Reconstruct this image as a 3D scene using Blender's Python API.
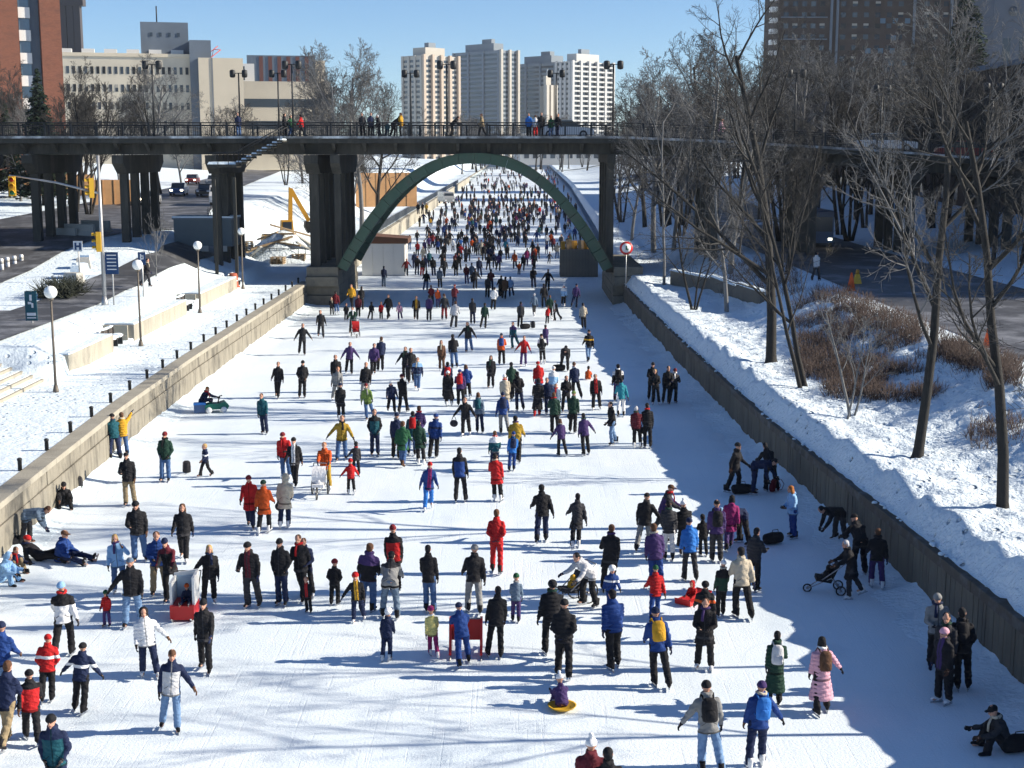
import bpy, bmesh, math, random
import numpy as np
from mathutils import Vector, Matrix, noise as mnoise
random.seed(7)
R = math.radians
scene = bpy.context.scene
col = scene.collection
for _o in list(bpy.data.objects):
    bpy.data.objects.remove(_o)

# ------------------------------------------------------------------ camera
CAM_H, FPX = 11.7, 1400.0
PITCH = math.atan(234 / FPX)                       # horizon lies on image row 150
cam_d = bpy.data.cameras.new('camera')
cam_d.sensor_width = 36.0
cam_d.lens = FPX / 1024 * 36.0
cam_d.clip_start = 0.2
cam_d.clip_end = 12000
cam = bpy.data.objects.new('camera', cam_d)
col.objects.link(cam)
cam.location = (0, 0, CAM_H)
cam.rotation_euler = (math.pi / 2 - PITCH, 0, 0)
scene.camera = cam

# ------------------------------------------------------------------ sky, sun, exposure
SUN_EL, SUN_AZ = R(26), R(2)                       # azimuth measured from +X towards +Y
world = bpy.data.worlds.new('World')
scene.world = world
world.use_nodes = True
wn = world.node_tree.nodes
wl = world.node_tree.links
wn.clear()
w_out = wn.new('ShaderNodeOutputWorld')
w_bg = wn.new('ShaderNodeBackground')
w_sky = wn.new('ShaderNodeTexSky')
w_sky.sky_type = 'NISHITA'
w_sky.sun_disc = False
w_sky.sun_elevation = SUN_EL
w_sky.sun_rotation = math.pi / 2 - SUN_AZ
w_sky.altitude = 1500
w_sky.air_density = 0.9
w_sky.dust_density = 0.0
w_sky.ozone_density = 5.0
w_bg.inputs['Strength'].default_value = 0.08
wl.new(w_sky.outputs[0], w_bg.inputs[0])
wl.new(w_bg.outputs[0], w_out.inputs[0])
sun_d = bpy.data.lights.new('sun', 'SUN')
sun_d.energy = 4.9
sun_d.angle = R(0.5)
sun_d.color = (1.0, 0.91, 0.76)
sun = bpy.data.objects.new('sun', sun_d)
col.objects.link(sun)
SUN_DIR = Vector((math.cos(SUN_EL) * math.cos(SUN_AZ), math.cos(SUN_EL) * math.sin(SUN_AZ), math.sin(SUN_EL)))
sun.rotation_euler = SUN_DIR.to_track_quat('Z', 'Y').to_euler()
sun.location = (60, 20, 60)
vs = scene.view_settings
vs.view_transform = 'Standard'
vs.look = 'None'
vs.exposure = 0.88
vs.gamma = 1.0
vs.use_curve_mapping = False

scene.cycles.max_bounces = 5
scene.cycles.diffuse_bounces = 3
scene.cycles.glossy_bounces = 2
scene.cycles.transmission_bounces = 2
scene.cycles.volume_bounces = 0

# ------------------------------------------------------------------ pixel helpers
_c, _s = math.cos(PITCH), math.sin(PITCH)
def ray(px, py):
    return Vector((px - 512, FPX * _c + (384 - py) * _s, -FPX * _s + (384 - py) * _c))
def gp(px, py, z=0.0):
    """point on the level z that shows at this pixel"""
    d = ray(px, py)
    t = (z - CAM_H) / d.z
    return Vector((d.x * t, d.y * t, z))
def at(px, py, Y):
    """point at the depth Y that shows at this pixel"""
    d = ray(px, py)
    return Vector((0, 0, CAM_H)) + d * (Y / d.y)
def xat(px, Y, z=3.0):
    """x of a thing at depth Y, height z, showing in this column"""
    return (px - 512) / FPX * (Y * _c - (z - CAM_H) * _s)
def on_terrain(px, py, fn):
    p = gp(px, py, 2.5)
    for _ in range(14):
        p = gp(px, py, fn(p.x, p.y))
    return p

# ------------------------------------------------------------------ object helpers
def link(o, parent=None):
    col.objects.link(o)
    if parent is not None:
        o.parent = parent
    return o
def tag(o, label=None, cat=None, group=None, kind=None):
    if label: o['label'] = label
    if cat: o['category'] = cat
    if group: o['group'] = group
    if kind: o['kind'] = kind
    return o
def thing(name, label, cat, loc=(0, 0, 0), rotz=0.0, group=None):
    o = bpy.data.objects.new(name, None)
    o.empty_display_size = 0.2
    link(o)
    o.location = loc
    o.rotation_euler = (0, 0, rotz)
    return tag(o, label, cat, group)
def inst(name, me, parent=None, loc=(0, 0, 0), rot=(0, 0, 0), scale=None):
    o = bpy.data.objects.new(name, me)
    link(o, parent)
    o.location = loc
    o.rotation_euler = rot
    if scale is not None:
        o.scale = scale if hasattr(scale, '__len__') else (scale,) * 3
    return o
def copy_tree(o, parent=None):
    c = o.copy()
    link(c, parent)
    for ch in list(o.children):
        copy_tree(ch, c)
    return c

class MB:
    """collects shapes; build() links them as one mesh object"""
    def __init__(self):
        self.v, self.f, self.m, self.sm = [], [], [], []
    def add(self, vs_, fs_, mi=0, smooth=False):
        b = len(self.v)
        self.v.extend([tuple(p) for p in vs_])
        for f in fs_:
            self.f.append(tuple(b + i for i in f))
            self.m.append(mi)
            self.sm.append(smooth)
        return self
    def box(self, c, s, rz=0.0, mi=0, top=None):
        """box by centre and full size; top = (sx, sy) scale of the upper face"""
        hx, hy, hz = s[0] / 2, s[1] / 2, s[2] / 2
        tx, ty = top if top else (1, 1)
        pts = []
        for z in (-1, 1):
            for x, y in ((-1, -1), (1, -1), (1, 1), (-1, 1)):
                k = (tx, ty) if z > 0 else (1, 1)
                pts.append((x * hx * k[0], y * hy * k[1], z * hz))
        ca, sa = math.cos(rz), math.sin(rz)
        pts = [(c[0] + x * ca - y * sa, c[1] + x * sa + y * ca, c[2] + z) for x, y, z in pts]
        return self.add(pts, [(3, 2, 1, 0), (4, 5, 6, 7), (0, 1, 5, 4), (1, 2, 6, 5), (2, 3, 7, 6), (3, 0, 4, 7)], mi)
    def bbox(self, x0, x1, y0, y1, z0, z1, mi=0):
        return self.box(((x0 + x1) / 2, (y0 + y1) / 2, (z0 + z1) / 2), (abs(x1 - x0), abs(y1 - y0), abs(z1 - z0)), 0, mi)
    def tube(self, pts, rad, n=8, mi=0, cap=True, smooth=True, flat=1.0):
        """tapered tube along a polyline; rad = number or list"""
        pts = [Vector(p) for p in pts]
        k = len(pts)
        rr = rad if hasattr(rad, '__len__') else [rad] * k
        vv, ff = [], []
        t0 = (pts[1] - pts[0]).normalized()
        a = Vector((0, 0, 1)) if abs(t0.z) < 0.9 else Vector((1, 0, 0))
        u = t0.cross(a).normalized()
        for i in range(k):
            t = (pts[min(i + 1, k - 1)] - pts[max(i - 1, 0)]).normalized()
            u = (u - t * u.dot(t)).normalized()
            w = t.cross(u)
            for j in range(n):
                an = 2 * math.pi * j / n
                vv.append(pts[i] + (u * math.cos(an) + w * math.sin(an) * flat) * rr[i])
        for i in range(k - 1):
            for j in range(n):
                ff.append((i * n + j, i * n + (j + 1) % n, (i + 1) * n + (j + 1) % n, (i + 1) * n + j))
        if cap:
            ff.append(tuple(range(n - 1, -1, -1)))
            ff.append(tuple(range((k - 1) * n, k * n)))
        return self.add(vv, ff, mi, smooth)
    def lathe(self, prof, c=(0, 0, 0), n=12, mi=0, smooth=True):
        vv, ff = [], []
        for r, z in prof:
            for j in range(n):
                an = 2 * math.pi * j / n
                vv.append((c[0] + r * math.cos(an), c[1] + r * math.sin(an), c[2] + z))
        for i in range(len(prof) - 1):
            for j in range(n):
                ff.append((i * n + j, i * n + (j + 1) % n, (i + 1) * n + (j + 1) % n, (i + 1) * n + j))
        ff.append(tuple(range(n - 1, -1, -1)))
        ff.append(tuple(range((len(prof) - 1) * n, len(prof) * n)))
        return self.add(vv, ff, mi, smooth)
    def ell(self, c, r, n=10, m=7, mi=0, rot=None, smooth=True):
        """ellipsoid"""
        vv, ff = [], []
        rx, ry, rz = r
        vv.append(Vector((0, 0, rz)))
        for i in range(1, m):
            th = math.pi * i / m
            for j in range(n):
                an = 2 * math.pi * j / n
                vv.append(Vector((rx * math.sin(th) * math.cos(an), ry * math.sin(th) * math.sin(an), rz * math.cos(th))))
        vv.append(Vector((0, 0, -rz)))
        for j in range(n):
            ff.append((0, 1 + j, 1 + (j + 1) % n))
            for i in range(m - 2):
                a, b = 1 + i * n + j, 1 + i * n + (j + 1) % n
                ff.append((a, a + n, b + n, b))
            a, b = 1 + (m - 2) * n + j, 1 + (m - 2) * n + (j + 1) % n
            ff.append((a, len(vv) - 1, b))
        if rot is not None:
            vv = [rot @ p for p in vv]
        c = Vector(c)
        return self.add([c + p for p in vv], ff, mi, smooth)
    def prism(self, outline, axis, a, b, mi=0):
        """extrude a 2D outline; axis 'y': (x, z) outline from y=a to b; 'x': (y, z); 'z': (x, y)"""
        def P3(p, t):
            return {'y': (p[0], t, p[1]), 'x': (t, p[0], p[1]), 'z': (p[0], p[1], t)}[axis]
        n = len(outline)
        vv = [P3(p, a) for p in outline] + [P3(p, b) for p in outline]
        ff = [tuple(range(n)), tuple(range(2 * n - 1, n - 1, -1))]
        ff += [(i, i + n, (i + 1) % n + n, (i + 1) % n) for i in range(n)]
        return self.add(vv, ff, mi)
    def mesh(self, name, mats=()):
        me = bpy.data.meshes.new(name)
        me.from_pydata(self.v, [], self.f)
        me.polygons.foreach_set('material_index', self.m)
        me.polygons.foreach_set('use_smooth', self.sm)
        for mt in (mats if isinstance(mats, (list, tuple)) else [mats]):
            me.materials.append(mt)
        me.update()
        bm = bmesh.new(); bm.from_mesh(me)
        bmesh.ops.recalc_face_normals(bm, faces=bm.faces)
        bm.to_mesh(me); bm.free()
        return me
    def build(self, name, mats, parent=None, loc=(0, 0, 0), rot=(0, 0, 0)):
        return inst(name, self.mesh(name, mats), parent, loc, rot)

# ------------------------------------------------------------------ materials
MATS = {}
def mat(name, rgb, rough=0.7, var=0.12, scale=3.0, bump=0.0, bscale=None, metal=0.0, coord='Object', dirt=None, dscale=0.6, damt=0.5, spec=0.3, stretch=None):
    """principled colour with noise variation, optional dirt patches and bump"""
    if name in MATS:
        return MATS[name]
    m = bpy.data.materials.new(name)
    m.use_nodes = True
    nt = m.node_tree
    N, L = nt.nodes, nt.links
    b = N['Principled BSDF']
    b.inputs['Roughness'].default_value = rough
    b.inputs['Metallic'].default_value = metal
    b.inputs['Specular IOR Level'].default_value = spec
    if coord == 'World':
        src = N.new('ShaderNodeNewGeometry').outputs['Position']
    else:
        src = N.new('ShaderNodeTexCoord').outputs['Object']
    if stretch:
        mp = N.new('ShaderNodeMapping')
        mp.inputs['Scale'].default_value = stretch
        L.new(src, mp.inputs[0]); src = mp.outputs[0]
    nz = N.new('ShaderNodeTexNoise')
    nz.inputs['Scale'].default_value = scale
    nz.inputs['Detail'].default_value = 5
    L.new(src, nz.inputs['Vector'])
    mx = N.new('ShaderNodeMix'); mx.data_type = 'RGBA'
    mx.inputs[6].default_value = (*[max(0, c * (1 - var)) for c in rgb], 1)
    mx.inputs[7].default_value = (*[min(1, c * (1 + var)) for c in rgb], 1)
    L.new(nz.outputs[0], mx.inputs[0])
    out = mx.outputs[2]
    if dirt:
        n2 = N.new('ShaderNodeTexNoise')
        n2.inputs['Scale'].default_value = dscale
        n2.inputs['Detail'].default_value = 8
        n2.inputs['Roughness'].default_value = 0.7
        L.new(src, n2.inputs['Vector'])
        rp = N.new('ShaderNodeMapRange')
        rp.inputs[1].default_value = 0.48; rp.inputs[2].default_value = 0.68
        rp.inputs[4].default_value = damt
        L.new(n2.outputs[0], rp.inputs[0])
        m2 = N.new('ShaderNodeMix'); m2.data_type = 'RGBA'
        m2.inputs[7].default_value = (*dirt, 1)
        L.new(rp.outputs[0], m2.inputs[0]); L.new(out, m2.inputs[6])
        out = m2.outputs[2]
    L.new(out, b.inputs['Base Color'])
    if bump:
        bp = N.new('ShaderNodeBump')
        bp.inputs['Strength'].default_value = bump
        bp.inputs['Distance'].default_value = 0.05
        n3 = N.new('ShaderNodeTexNoise')
        n3.inputs['Scale'].default_value = bscale or scale * 3
        n3.inputs['Detail'].default_value = 6
        L.new(src, n3.inputs['Vector'])
        L.new(n3.outputs[0], bp.inputs['Height'])
        L.new(bp.outputs[0], b.inputs['Normal'])
    MATS[name] = m
    return m
def emit(name, rgb, strength):
    m = bpy.data.materials.new(name); m.use_nodes = True
    b = m.node_tree.nodes['Principled BSDF']
    b.inputs['Base Color'].default_value = (*rgb, 1)
    b.inputs['Emission Color'].default_value = (*rgb, 1)
    b.inputs['Emission Strength'].default_value = strength
    MATS[name] = m
    return m

def snow_mat(name, rgb, bumps, rough=0.75, crumb=0.0, foot=0.0):
    """snow: fine grain, footprint-size relief and broad drifts as bump only"""
    m = bpy.data.materials.new(name); m.use_nodes = True
    nt = m.node_tree; N, L = nt.nodes, nt.links
    b = N['Principled BSDF']
    b.inputs['Roughness'].default_value = rough
    b.inputs['Specular IOR Level'].default_value = 0.2
    geo = N.new('ShaderNodeNewGeometry')
    src = geo.outputs['Position']
    n0 = N.new('ShaderNodeTexNoise'); n0.inputs['Scale'].default_value = 0.35; n0.inputs['Detail'].default_value = 7
    L.new(src, n0.inputs['Vector'])
    mx = N.new('ShaderNodeMix'); mx.data_type = 'RGBA'
    mx.inputs[6].default_value = (*[c * 0.9 for c in rgb], 1)
    mx.inputs[7].default_value = (*rgb, 1)
    L.new(n0.outputs[0], mx.inputs[0])
    out = mx.outputs[2]
    if crumb:
        nc = N.new('ShaderNodeTexNoise'); nc.inputs['Scale'].default_value = 1.7; nc.inputs['Detail'].default_value = 9
        nc.inputs['Roughness'].default_value = 0.8
        L.new(src, nc.inputs['Vector'])
        rc = N.new('ShaderNodeMapRange'); rc.inputs[1].default_value = 0.6; rc.inputs[2].default_value = 0.68; rc.inputs[4].default_value = crumb
        L.new(nc.outputs[0], rc.inputs[0])
        m2 = N.new('ShaderNodeMix'); m2.data_type = 'RGBA'; m2.inputs[7].default_value = (0.16, 0.13, 0.1, 1)
        L.new(rc.outputs[0], m2.inputs[0]); L.new(out, m2.inputs[6]); out = m2.outputs[2]
    L.new(out, b.inputs['Base Color'])
    prev = None
    for sc, dist in bumps:
        nz = N.new('ShaderNodeTexNoise'); nz.inputs['Scale'].default_value = sc; nz.inputs['Detail'].default_value = 6
        L.new(src, nz.inputs['Vector'])
        bp = N.new('ShaderNodeBump'); bp.inputs['Strength'].default_value = 1.0; bp.inputs['Distance'].default_value = dist
        L.new(nz.outputs[0], bp.inputs['Height'])
        if prev: L.new(prev.outputs[0], bp.inputs['Normal'])
        prev = bp
    if foot:
        vo = N.new('ShaderNodeTexVoronoi'); vo.inputs['Scale'].default_value = 2.3; vo.inputs['Randomness'].default_value = 1.0
        L.new(src, vo.inputs['Vector'])
        rf = N.new('ShaderNodeMapRange'); rf.inputs[1].default_value = .1; rf.inputs[2].default_value = .26; rf.interpolation_type = 'SMOOTHSTEP'
        L.new(vo.outputs['Distance'], rf.inputs[0])
        nm = N.new('ShaderNodeTexNoise'); nm.inputs['Scale'].default_value = .4; nm.inputs['Detail'].default_value = 3; L.new(src, nm.inputs['Vector'])
        rm_ = N.new('ShaderNodeMapRange'); rm_.inputs[1].default_value = .42; rm_.inputs[2].default_value = .55; L.new(nm.outputs[0], rm_.inputs[0])
        bp = N.new('ShaderNodeBump'); bp.inputs['Distance'].default_value = foot
        L.new(rm_.outputs[0], bp.inputs['Strength']); L.new(rf.outputs[0], bp.inputs['Height'])
        if prev: L.new(prev.outputs[0], bp.inputs['Normal'])
        prev = bp
    if prev: L.new(prev.outputs[0], b.inputs['Normal'])
    MATS[name] = m
    return m
# ================================================================== setting
SNOW = snow_mat('snow', (0.75, 0.85, 0.92), [(1.2, 0.12), (7.0, 0.05)])
SNOW_WALK = snow_mat('trodden_snow', (0.75, 0.84, 0.90), [(2.2, 0.08), (9.0, 0.03)], foot=.07)
SNOW_ROUGH = snow_mat('churned_snow', (0.74, 0.83, 0.90), [(0.9, 0.2), (4.5, 0.12), (14, 0.04)], crumb=0.25, foot=.14)

def ice_material():
    m = bpy.data.materials.new('skated_ice'); m.use_nodes = True
    nt = m.node_tree; N, L = nt.nodes, nt.links
    b = N['Principled BSDF']
    b.inputs['Specular IOR Level'].default_value = 0.25
    src = N.new('ShaderNodeNewGeometry').outputs['Position']
    def noise(scale, det, stretch=None, rot=0.0, rough=0.55):
        s = src
        if stretch:
            mp = N.new('ShaderNodeMapping')
            mp.inputs['Rotation'].default_value = (0, 0, rot)
            mp.inputs['Scale'].default_value = stretch
            L.new(s, mp.inputs[0]); s = mp.outputs[0]
        n = N.new('ShaderNodeTexNoise'); n.inputs['Scale'].default_value = scale
        n.inputs['Detail'].default_value = det; n.inputs['Roughness'].default_value = rough
        L.new(s, n.inputs['Vector'])
        return n.outputs[0]
    def rng(v, a, c, lo=0.0, hi=1.0):
        r = N.new('ShaderNodeMapRange')
        r.inputs[1].default_value = a; r.inputs[2].default_value = c
        r.inputs[3].default_value = lo; r.inputs[4].default_value = hi
        L.new(v, r.inputs[0]); return r.outputs[0]
    def mix(f, a, c):
        mx = N.new('ShaderNodeMix'); mx.data_type = 'RGBA'
        for sock, val in ((0, f), (6, a), (7, c)):
            if isinstance(val, tuple): mx.inputs[sock].default_value = (*val, 1)
            else: L.new(val, mx.inputs[sock])
        return mx.outputs[2]
    broad = noise(0.22, 6)
    c = mix(rng(broad, 0.35, 0.65), (0.74, 0.825, 0.89), (0.80, 0.87, 0.92))
    # bare grey ice in worn streaks along the canal, snow dust between
    worn = noise(0.9, 7, (1.0, 0.16, 1.0), 0.05)
    c = mix(rng(worn, 0.52, 0.75, 0.0, 0.3), c, (0.60, 0.69, 0.78))
    h = None
    for k, (sc, rot) in enumerate(((5.0, 0.22), (7.5, -0.5), (4.2, 1.0), (5.5, -1.15), (3.6, 1.45))):
        cut = noise(sc, 2, (2.6, 0.035, 1.0), rot)
        ln = rng(cut, 0.64, 0.70)
        fade = rng(noise(0.5 + 0.13 * k, 3), 0.42, 0.62)
        mul = N.new('ShaderNodeMath'); mul.operation = 'MULTIPLY'
        L.new(ln, mul.inputs[0]); L.new(fade, mul.inputs[1])
        sc2 = N.new('ShaderNodeMath'); sc2.operation = 'MULTIPLY'; sc2.inputs[1].default_value = 0.16
        L.new(mul.outputs[0], sc2.inputs[0])
        c = mix(sc2.outputs[0], c, (0.52, 0.60, 0.68))
        if h is None: h = mul.outputs[0]
        else:
            ad = N.new('ShaderNodeMath'); ad.operation = 'ADD'
            L.new(h, ad.inputs[0]); L.new(mul.outputs[0], ad.inputs[1]); h = ad.outputs[0]
    # curved skate cuts: rings about scattered points, broken up by a mask
    for k, (vs_, fr) in enumerate(((0.16, 9.0), (0.23, 7.0), (0.11, 14.0))):
        mp = N.new('ShaderNodeMapping'); mp.inputs['Location'].default_value = (3.7 * k, 1.9 * k, 0); L.new(src, mp.inputs[0])
        vo = N.new('ShaderNodeTexVoronoi'); vo.inputs['Scale'].default_value = vs_; L.new(mp.outputs[0], vo.inputs['Vector'])
        ml = N.new('ShaderNodeMath'); ml.operation = 'MULTIPLY'; ml.inputs[1].default_value = fr; L.new(vo.outputs['Distance'], ml.inputs[0])
        fr_ = N.new('ShaderNodeMath'); fr_.operation = 'FRACT'; L.new(ml.outputs[0], fr_.inputs[0])
        lw_ = rng(fr_.outputs[0], 0.0, 0.035, 1.0, 0.0)
        fade = rng(noise(0.45 + .1 * k, 4), 0.5, 0.6)
        mu = N.new('ShaderNodeMath'); mu.operation = 'MULTIPLY'; L.new(lw_, mu.inputs[0]); L.new(fade, mu.inputs[1])
        s3 = N.new('ShaderNodeMath'); s3.operation = 'MULTIPLY'; s3.inputs[1].default_value = 0.3; L.new(mu.outputs[0], s3.inputs[0])
        c = mix(s3.outputs[0], c, (0.5, 0.6, 0.7))
    # patches swept clear to darker glossy ice, and white scrapings
    bare = noise(0.35, 8, (1.0, 0.45, 1.0), 0.3, .65)
    c = mix(rng(bare, 0.58, 0.70, 0.0, 0.38), c, (0.47, 0.57, 0.66))
    scr = noise(2.6, 6, (1.0, 0.5, 1.0), -0.2, .7)
    c = mix(rng(scr, 0.55, 0.72, 0.0, 0.6), c, (0.88, 0.9, 0.92))
    grain = noise(16.0, 5, rough=0.7)
    c = mix(rng(grain, 0.55, 0.75, 0.0, 0.25), c, (0.62, 0.70, 0.79))
    L.new(c, b.inputs['Base Color'])
    L.new(rng(worn, 0.4, 0.75, 0.62, 0.38), b.inputs['Roughness'])
    b1 = N.new('ShaderNodeBump'); b1.inputs['Strength'].default_value = 0.6; b1.inputs['Distance'].default_value = 0.03
    L.new(grain, b1.inputs['Height'])
    b2 = N.new('ShaderNodeBump'); b2.inputs['Strength'].default_value = 0.25; b2.inputs['Distance'].default_value = -0.02
    L.new(h, b2.inputs['Height']); L.new(b1.outputs[0], b2.inputs['Normal'])
    L.new(b2.outputs[0], b.inputs['Normal'])
    MATS['ice'] = m
    return m
ICE = ice_material()

def lerp(a, b, t): return a + (b - a) * t
def smooth(t):
    t = max(0.0, min(1.0, t)); return t * t * (3 - 2 * t)
def interp(tab, y):
    if y <= tab[0][0]: return tab[0][1]
    for (a, va), (b, vb) in zip(tab, tab[1:]):
        if y <= b: return lerp(va, vb, (y - a) / (b - a))
    return tab[-1][1]
def fb(x, y, s, seed=0.0):
    return mnoise.fractal(Vector((x / s, y / s, seed)), 1.0, 2.0, 4)

LW = [(10, -13.3), (30, -14.3), (44, -15.0), (55, -15.5), (68, -15.7), (110, -15.7), (2000, -15.7)]
RW = [(8, 11.9), (28, 11.2), (35, 10.8), (53, 9.7), (75, 9.1), (100, 8.6), (112, 8.5), (185, 11.0), (420, 17.0), (900, 24.0), (2000, 24)]
def lwx(y): return interp(LW, y)
def rwx(y): return interp(RW, y)
WALK_Z = 1.68
BENCH_Y = (71.8, 88.0, 104.0)
ROADL = [(0, 3.0), (80, 3.0), (95, 3.6), (110, 4.9), (170, 6.3), (260, 6.6), (2000, 6.0)]
def zl(x, y):
    """left bank height"""
    u = lwx(y) - x
    if y < 118:
        zr = interp(ROADL, y)
        u0 = 4.4
        if any(abs(y - g_) < 2.0 for g_ in BENCH_Y): u0 = 5.8
        if y < 61.5: u0 = 8.0
        if u < u0: return WALK_Z
        z = lerp(2.5, zr, smooth((u - u0 - .2) / (1.3 + max(0, zr - 3.0) * 3.5)))
        if u < u0 + .2: z = lerp(WALK_Z, 2.5, (u - u0) / 0.2)
        if u > 26: z += smooth((u - 26) / 30) * 2.0
        return z
    zr = interp(ROADL, y)
    base = lerp(2.0, zr, smooth((u - 5) / 9))
    return base + smooth((u - 30) / 60) * 3
ROADR_Z = 3.7
def zr_(x, y):
    """right bank height: heaped snow behind the wall, then a rolling slope up to the road"""
    u = x - rwx(y)
    n = fb(x, y, 2.6, 3.1)
    crest = 2.36 + 0.26 * fb(0.0, y, 1.5, 9.0) + 0.16 * fb(0, y, 5.0, 4.0)
    if u < 0.72:
        return lerp(1.60, crest, smooth(max(0, u - .12) / 0.6) ** 0.8) if u > 0 else 1.60
    bench = 2.3 + 0.12 * n + 0.13 * fb(x, y, 0.75, 1.0) + .07 * fb(x, y, .33, 2.0)
    z = lerp(crest, bench, smooth((u - 0.72) / 1.2))
    z = lerp(z, ROADR_Z + 0.25 + 0.16 * n + .12 * fb(x, y, .75, 1.0) + .06 * fb(x, y, .33, 2.0), smooth((u - 3.2) / 6.0))
    xr = 19.2
    if x > xr - 1.6:
        z = lerp(z, ROADR_Z, smooth((x - (xr - 1.6)) / 1.4))
    if x > 31:
        z += smooth((x - 31) / 25) * 2.2
    if y > 150:
        z = lerp(z, 2.5 + smooth((u - 4) / 30) * 4, smooth((y - 150) / 40))
    return z

def grid_sheet(name, xs_of_y, ys, zf, material, kind='structure'):
    vv, ff = [], []
    n = None
    for y in ys:
        xs = xs_of_y(y); n = len(xs)
        for x in xs: vv.append((x, y, zf(x, y)))
    for i in range(len(ys) - 1):
        for j in range(n - 1):
            a = i * n + j
            ff.append((a, a + 1, a + n + 1, a + n))
    mb = MB(); mb.add(vv, ff, 0, True)
    o = mb.build(name, material)
    return tag(o, kind=kind)
def frange(a, b, s):
    out = []; v = a
    while v < b - 1e-6:
        out.append(v); v += s
    out.append(b)
    return out

# ground to the horizon, ice, the two banks
g = MB(); g.add([(-6000, -200, -0.6), (6000, -200, -0.6), (6000, 9000, -0.6), (-6000, 9000, -0.6)], [(0, 1, 2, 3)])
tag(g.build('ground', SNOW), kind='structure')
ice_vv, ice_ff = [], []
ys_ice = frange(8, 120, 8) + frange(140, 960, 40)
for y in ys_ice:
    ice_vv += [(lwx(y) - 0.3, y, 0.0), (rwx(y) + 0.3, y, 0.0)]
for i in range(len(ys_ice) - 1):
    ice_ff.append((2 * i, 2 * i + 1, 2 * i + 3, 2 * i + 2))
m_ = MB(); m_.add(ice_vv, ice_ff)
tag(m_.build('ice', ICE), kind='structure')

yl = frange(10, 119.2, 1.2) + frange(122, 300, 3) + frange(340, 1400, 60)
def xsl(y):
    w = lwx(y)
    return [w - u for u in (.28, 2, 4.39, 4.41, 4.6, 5.2, 5.79, 5.99, 6.5, 7.2, 7.99, 8.2, 8.8, 9.4, 10.4, 13, 17, 22, 26, 32, 40, 56, 80, 120, 200, 400, 900)]
grid_sheet('left_bank_snow', xsl, yl, lambda x, y: zl(x, y), SNOW_WALK)
yr = frange(9, 78, 0.22) + frange(78.8, 130, 1.0) + frange(135, 300, 8) + frange(340, 1400, 60)
def xsr(y):
    w = rwx(y) + 0.12 + .06 * fb(0, y, .7, 8.8)
    us = [0, 0.1, 0.2, 0.32, 0.44, 0.56, 0.7, 0.85, 1.0, 1.2] + [1.4 + 0.2 * k for k in range(39)] + [9.6, 10.5, 11.5, 13, 16, 20, 26, 34, 45, 70, 120, 300, 900]
    return [w + u for u in us]
grid_sheet('right_bank_snow', xsr, yr, lambda x, y: zr_(x, y), SNOW_ROUGH)
# end of the canal
eb_ = MB(); eb_.add([(-60, 958, -0.5), (60, 958, -0.5), (60, 985, 5.5), (-60, 985, 5.5)], [(0, 1, 2, 3)])
tag(eb_.build('far_bank', SNOW), kind='structure')

# roads
ASPH = mat('wet_asphalt', (0.07, 0.072, 0.078), 0.55, 0.25, 0.8, 0.3, 20, coord='World', dirt=(0.34, 0.35, 0.38), dscale=0.35, damt=0.65)
def strip(name, edge_l, edge_r, ys, zf, off, material, kind='structure', n=5):
    def xs(y):
        a, b = edge_l(y), edge_r(y)
        return [lerp(a, b, k / n) for k in range(n + 1)]
    return grid_sheet(name, xs, ys, lambda x, y: zf(x, y) + off, material, kind)
ysr = frange(10, 120, 1.2)
strip('left_road', lambda y: interp([(0, -27.2), (90, -27.4), (104, -26.5), (120, -26)], y), lambda y: interp([(0, -23.4), (120, -23.6)], y), ysr, zl, 0.07, ASPH)
strip('left_main_road', lambda y: interp([(0, -44), (120, -46)], y), lambda y: interp([(0, -31.2), (80, -32.0), (104, -33), (120, -31)], y), ysr, zl, 0.075, ASPH, n=9)
strip('left_far_road', lambda y: interp([(119, -47), (180, -46), (330, -62)], y), lambda y: interp([(119, -26), (140, -30), (180, -36), (330, -54)], y), frange(119, 330, 3), zl, 0.12, ASPH, n=9)
strip('left_link_road', lambda y: -32.0, lambda y: -27.0, frange(10, 76, 1.2), zl, 0.066, ASPH)
strip('right_road', lambda y: 19.6, lambda y: 30.0, frange(12, 160, 1.2), zr_, 0.02, ASPH)
strip('right_far_road', lambda y: 19.6 + (y - 160) * 0.06, lambda y: 30.0 + (y - 160) * 0.06, frange(161, 420, 8), zr_, 0.05, ASPH)

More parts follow.
